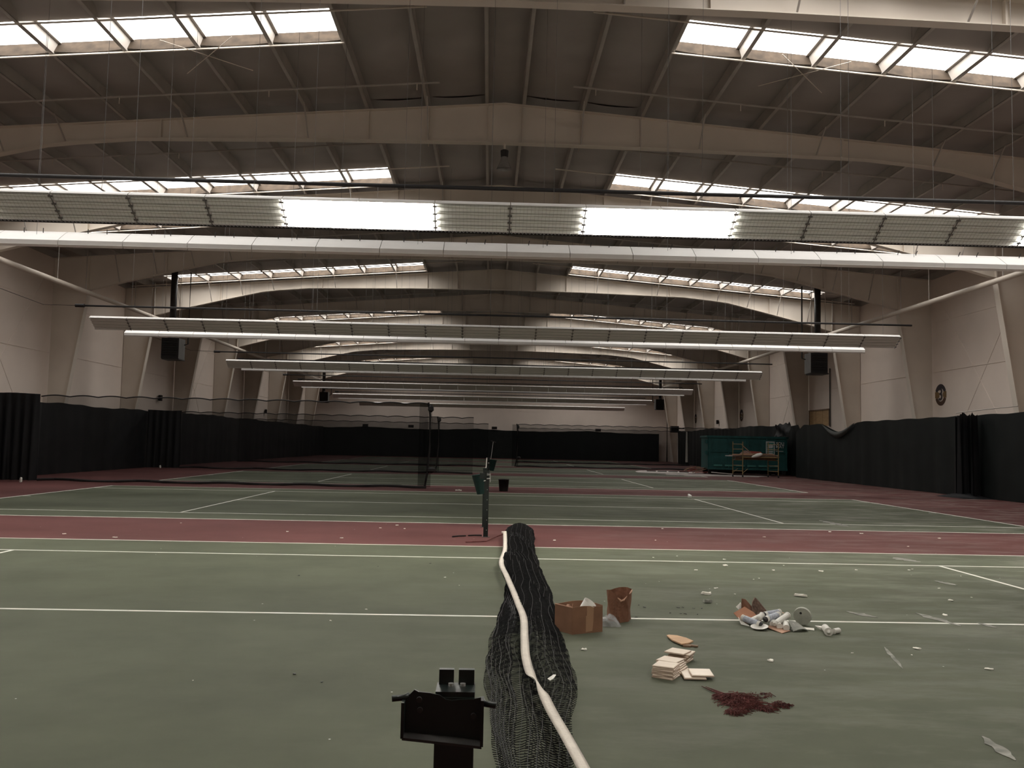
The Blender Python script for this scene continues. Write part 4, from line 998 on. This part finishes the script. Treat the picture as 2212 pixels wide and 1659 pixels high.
for i in range(46):
    x = r_.uniform(2.2, 8.5); y = r_.uniform(5.0, 13.0)
    if 2.2 < x < 3.2 and 7.4 < y < 8.6: continue
    if x > 0.6*y: continue
    s = r_.uniform(0.008, 0.03)
    flake(x, y, s*1.5, s, r_.uniform(0, 3), s*0.4, M_plaster, 'small pale plaster crumb on the right half of the nearest court', 'crumb', 'pale crumbs on the nearest court', i)
for i in range(14):
    x = r_.uniform(1.3, 2.2); y = r_.uniform(7.9, 8.9)
    flake(x, y, r_.uniform(0.01, 0.035), 0.008, r_.uniform(0, 3), 0.006, M_binb, 'small dark crumb near the line beside the paper bag', 'crumb', 'dark crumbs by the bag', i+60)
for i in range(16):
    x = r_.uniform(-7, 10); y = r_.uniform(13.9, 17.4); s = r_.uniform(0.015, 0.035)
    flake(x, y, s*1.4, s, r_.uniform(0, 3), s*0.5, M_plaster, 'small pale crumb on the nearest red strip', 'crumb', 'pale crumbs on the red strip', i+90)
for i in range(10):
    x = r_.uniform(-3.5, 0); y = r_.uniform(4.6, 12); s = r_.uniform(0.006, 0.016)
    flake(x, y, s*1.4, s, r_.uniform(0, 3), s*0.5, M_dark if i % 2 else M_plaster, 'tiny crumb on the left half of the nearest court', 'crumb', 'crumbs on the left half', i+120)

# pale scuffs of plaster dust
def scuff(p, q, w_, label):
    p, q = Vector((*p, 0.0045)), Vector((*q, 0.0045)); d = q-p; n = Vector((-d.y, d.x, 0)).normalized(); r = random.Random(int(p.x*97)); N = 9
    up = [p+d*(i/N)+n*w_*0.5*math.sin(math.pi*(i+0.3)/(N+0.6))*r.uniform(0.4, 1.1) for i in range(N+1)]
    dn = [p+d*(i/N)-n*w_*0.5*math.sin(math.pi*(i+0.3)/(N+0.6))*r.uniform(0.4, 1.1) for i in range(N, -1, -1)]
    o = stuff(obj('dust_scuff', MB().prism([tuple(v) for v in up+dn], (0, 0, 1), 0.002), M_scuff)); return tag(o, label, 'dust')
M_scuff = mat('thin_dust_film', (0.22, 0.215, 0.19), 0.95, 0.45, 9)
scuff((3.62, 8.75), (3.80, 8.45), 0.13, 'pale dust smear right of the tube pile above the centre line')
scuff((4.66, 8.28), (4.72, 8.05), 0.09, 'pale dust smear on the centre line at the far right')
scuff((2.86, 5.00), (2.82, 4.62), 0.10, 'bright dust streak in the lower right picture corner')
scuff((7.55, 19.9), (7.6, 18.4), 0.28, 'pale dust streak on the second court before the red strip')
scuff((6.15, 13.2), (6.3, 12.7), 0.35, 'pale dust smear beyond the far singles line on the right')
scuff((5.6, 10.9), (5.7, 10.55), 0.12, 'pale dust smear near the right service line')
scuff((3.30, 7.2), (3.12, 6.5), 0.05, 'thin dust streak right of the tiles below the centre line')
scuff((4.30, 8.72), (4.42, 8.1), 0.16, 'faint dust patch around the centre line on the right')
obj('worn_line', MB().box(14.20, 14.30, 19.5, 30.0, -0.01, 0.002), mat('worn_red_line', (0.15, 0.085, 0.078), 0.8, 0.3, 1.5), fl)
# ------------------------------------------------------------------ container, scaffold, debris
def dust(x0, x1, y0, y1, label, seed):
    r = random.Random(seed); n = 26; P = []
    for i in range(n):
        a = 2*math.pi*i/n; k = r.uniform(0.72, 1.05)
        P.append(((x0+x1)/2+(x1-x0)/2*k*math.cos(a), (y0+y1)/2+(y1-y0)/2*k*math.sin(a), 0.006))
    o = stuff(obj('dust_spill', MB().prism(P, (0, 0, 1), 0.006), M_dust)); return tag(o, label, 'dust')
dust(9.6, 16.6, 48.7, 52.6, 'white plaster dust spread along the foot of the teal container', 1)
dust(9.0, 13.4, 52.0, 58.5, 'white plaster dust patch beside the dark floor boards', 2)
DR = math.radians(-4)
t = thing('dumpster', 'teal steel roll-off container standing by the right wall backdrop', 'container', (13.15, 52.6, 0), DR)
L, W_, zb, zt = 4.7, 2.3, 0.34, 2.22
obj('body', MB().box(0, L, 0, 0.06, zb, zt).box(0, L, W_-0.06, W_, zb, zt).box(0, 0.06, 0.06, W_-0.06, zb, zt).box(L-0.06, L, 0.06, W_-0.06, zb, zt).box(0, L, 0, W_, zb, zb+0.06), M_teal, t)
obj('top_rim', MB().box(-0.06, L+0.06, -0.08, 0.08, zt-0.02, zt+0.10).box(-0.06, 0.08, 0, W_, zt-0.02, zt+0.10).box(-0.06, L+0.06, W_-0.08, W_+0.08, zt-0.02, zt+0.1), M_teal, t)
obj('mid_rail', MB().box(0, L, -0.05, 0, 1.34, 1.42), M_teal, t)
for i in range(5): obj('side_rib', MB().box(0.06+i*1.13, 0.16+i*1.13, -0.06, 0, zb, zt), M_teal, t)
for i in range(6): obj('lower_pocket', MB().box(0.35+i*0.66, 0.85+i*0.66, -0.075, -0.02, 0.50, 0.60), M_teall, t)
obj('bottom_rail', MB().box(-0.02, L, -0.07, 0.05, zb-0.04, zb+0.08), M_teal, t)
obj('underframe', MB().box(0.5, L-0.2, 0.5, 0.7, 0.06, zb).box(0.5, L-0.2, 1.6, 1.8, 0.06, zb).box(0.4, 0.6, 0.1, W_-0.1, 0.05, zb), M_rust, t)
for x in (0.22, L-0.5):
    for y in (0.12, W_-0.3):
        obj('ground_roller', MB().tube([(x, y, 0.16), (x, y+0.2, 0.16)], 0.16, 14), M_rust, t)
for z in (1.95, 1.28):
    for y in (-0.02, 0.3): obj('door_hinge', MB().tube([(-0.06, y, z-0.12), (-0.06, y, z+0.12)], 0.07, 8), M_teal, t)
sg = obj('emblem_panel', MB().box(3.44, 3.92, -0.078, -0.062, 1.15, 2.02), M_teall, t)
obj('emblem_frame', MB().box(3.42, 3.94, -0.084, -0.076, 1.96, 2.03).box(3.42, 3.47, -0.084, -0.076, 1.15, 2.0).box(3.89, 3.94, -0.084, -0.076, 1.15, 2.0), M_sign, sg)
obj('emblem', MB().prism([(3.70+0.15*math.cos(a), -0.082, 1.76+0.10*math.sin(a)) for a in [i*math.pi/8 for i in range(16)]], (0,1,0), 0.01).prism([(3.48, -0.082, 1.62), (3.80, -0.082, 1.64), (3.86, -0.082, 1.72), (3.52, -0.082, 1.69)], (0,1,0), 0.012).box(3.48, 3.84, -0.088, -0.08, 1.52, 1.57).box(3.48, 3.84, -0.088, -0.08, 1.40, 1.47).box(3.50, 3.82, -0.088, -0.08, 1.30, 1.36), M_sign, sg)
for s, z in (('SOU', 1.90), ('MAT', 1.72)):
    o = obj('lettering', text_mesh('lettering', s, 0.24, M_sign), None, t, (4.26, -0.075, z), (math.pi/2, 0, 0))
obj('stripe', MB().box(4.0, 4.45, -0.072, -0.06, 1.44, 1.47), M_sign, t)

t = thing('scaffold', 'yellow rolling scaffold with ladder ends in front of the teal container', 'scaffold', (13.72, 49.2, 0), 0)
wv = Vector((0.40, -0.55, 0)); lv_ = Vector((2.02, 0.10, 0))
for s in (0, 1):
    for u in (0, 1):
        p = lv_*s+wv*u
        po = obj('post', MB().tube([p+Vector((0, 0, 0.14)), p+Vector((0, 0, 1.96))], 0.026, 8), M_yel, t)
        obj('caster', MB().tube([p+Vector((-0.03, 0, 0.07)), p+Vector((0.03, 0, 0.07))], 0.068, 12).tube([p+Vector((0, 0, 0.08)), p+Vector((0, 0, 0.16))], 0.02, 6), M_dark, po)
    for z in (0.34, 0.64, 0.94, 1.24, 1.54, 1.82):
        obj('rung', MB().tube([lv_*s+Vector((0, 0, z)), lv_*s+wv+Vector((0, 0, z))], 0.018, 6), M_yel, t)
for u in (0, 1):
    obj('side_rail', MB().tube([wv*u+Vector((0, 0, 1.10)), lv_+wv*u+Vector((0, 0, 1.10))], 0.024, 6), M_yel, t)
    obj('corner_brace', MB().tube([wv*u+Vector((0, 0, 0.22)), wv*u+lv_*0.14+Vector((0, 0, 0.46))], 0.014, 5), M_yel, t)
obj('deck', MB().add([Vector((0, 0, 1.10)), lv_+Vector((0, 0, 1.10)), lv_+wv+Vector((0, 0, 1.10)), wv+Vector((0, 0, 1.10)), Vector((0, 0, 1.135)), lv_+Vector((0, 0, 1.135)), lv_+wv+Vector((0, 0, 1.135)), wv+Vector((0, 0, 1.135))], [(0,3,2,1),(4,5,6,7),(0,1,5,4),(1,2,6,5),(2,3,7,6),(3,0,4,7)]), M_woodd, t)
def plank(p, q, w_, h_, mtl, label):
    p, q = Vector(p), Vector(q); d = (q-p)/2; n = Vector((-d.y, d.x, 0)).normalized()
    o = obj('plank', MB().obox((p+q)/2, d, n*w_/2, d.cross(n).normalized()*h_/2), mtl); return tag(o, label, 'plank')
plank((13.22, 48.85, 1.165), (15.5, 49.0, 1.165), 0.14, 0.05, M_sign, 'pale painted plank poking out lowest at the left of the scaffold deck')
plank((13.50, 49.12, 1.185), (15.1, 49.25, 1.20), 0.16, 0.06, M_cardl, 'tan plank upper left on the scaffold deck')
plank((13.9, 48.88, 1.21), (16.1, 48.9, 1.17), 0.12, 0.04, M_woodd, 'brown plank lying along the scaffold deck front')
plank((14.9, 48.75, 1.21), (16.25, 48.9, 1.13), 0.10, 0.035, M_woodd, 'thin dark plank hanging off the right of the scaffold deck')
plank((15.1, 48.95, 1.30), (16.2, 49.1, 1.16), 0.06, 0.03, M_cardl, 'narrow tan batten sloping down on the scaffold right')
plank((14.18, 49.0, 1.78), (14.75, 49.1, 1.30), 0.03, 0.03, M_cardl, 'short batten leaning from the left ladder onto the heap')
plank((15.9, 49.0, 1.215), (16.15, 48.95, 1.215), 0.3, 0.05, M_sign, 'white board end on the right of the scaffold deck')
for i, (x0, x1, y0, z0, z1, mt, lb) in enumerate((
        (13.80, 16.1, 48.95, 1.04, 1.04, M_woodd, 'dark board on the scaffold rungs just below the deck'),
        (13.75, 16.05, 48.97, 0.992, 0.992, M_woodd, 'dark board lying lowest on the scaffold rungs'),
        (13.6, 15.0, 48.78, 1.235, 1.25, M_cardl, 'tan board on top at the left of the scaffold load'),
        (14.7, 16.2, 48.84, 1.27, 1.22, M_woodd, 'brown board on top at the right of the scaffold load'),
        (14.2, 16.0, 49.05, 1.30, 1.27, M_cardl, 'tan board behind the white sack on the scaffold'))):
    plank((x0, y0, z0), (x1, y0+0.08, z1), 0.20, 0.07, mt, lb)
o = obj('red_board', MB().obox((15.05, 49.25, 1.34), (0.33, 0.03, -0.02), (0, 0.12, 0.08), (0.0, -0.01, 0.012)), M_redp); tag(o, 'red painted board on the scaffold heap', 'board')
G = [[(14.60+0.50*u+0.04*math.sin(8*v), 48.82+0.12*v, 1.19+0.20*math.sin(math.pi*u)**0.6*v+0.05*math.sin(5*u)) for u in [i/10 for i in range(11)]] for v in [i/5 for i in range(6)]]
o = obj('white_sack', MB().lathe([(0.02, -0.24), (0.10, -0.20), (0.21, 0.0), (0.17, 0.12), (0.03, 0.18)], 12), M_plastic, None, (14.92, 48.50, 1.22), (0.3, 1.25, 0), True); o.scale = (0.55, 0.6, 1.5); tag(o, 'white plastic sack slumped on the scaffold deck front', 'sack')
o = obj('rag_heap', MB().grid([[(14.05+0.75*u, 48.95+0.35*v, 1.235+0.26*math.sin(math.pi*u)**0.8*math.sin(math.pi*v)**0.6*(0.75+0.25*math.sin(17*u+13*v))) for u in [i/16 for i in range(17)]] for v in [i/8 for i in range(9)]]), mat('pinkish_rag', (0.28, 0.18, 0.15), 0.9, 0.4, 12), smooth=True); tag(o, 'pinkish heap of torn insulation on the scaffold deck', 'rag heap')
for i in range(4):
    o = obj('floor_board', MB().box(10.2+i*0.62, 10.74+i*0.62, 56.2-i*0.35, 56.5-i*0.35, 0.008, 0.05), M_rust); tag(o, 'dark board lying on the dusty floor left of the container', 'board', 'dark boards on the dusty floor')
t = thing('debris_heap', 'small heap of broken timber at the left end of the container', 'debris', (12.6, 53.4, 0))
r_ = random.Random(5)
for i in range(12):
    a = r_.uniform(-0.7, 0.5); L = r_.uniform(0.5, 1.1); z = r_.uniform(0.03, 0.35); x = r_.uniform(-0.4, 0.3); y = r_.uniform(-0.6, 0.6)
    obj('splinter', MB().obox((x, y, z+0.06), (L/2*math.cos(a), 0.1, abs(L/4*math.sin(a))), (0, 0.05, 0), (0, 0, 0.015)), (M_cardl, M_woodd, M_redp)[i % 3], t)
o = obj('foam_board', MB().obox((13.9, 52.1, 0.10), (0.6, -0.15, -0.04), (0.05, 0.12, 0), (0, 0, 0.02)), M_dust); tag(o, 'pale board leaning against the container underframe', 'board')
# end post of the hall corner with a loose pipe
o = obj('corner_pipe', MB().tube([(19.0, 93.6, 0.0), (19.0, 93.6, 6.2), (19.05, 93.6, 8.4)], 0.09, 8), M_flue); tag(o, 'dark vertical pipe in the far right corner of the hall', 'pipe')
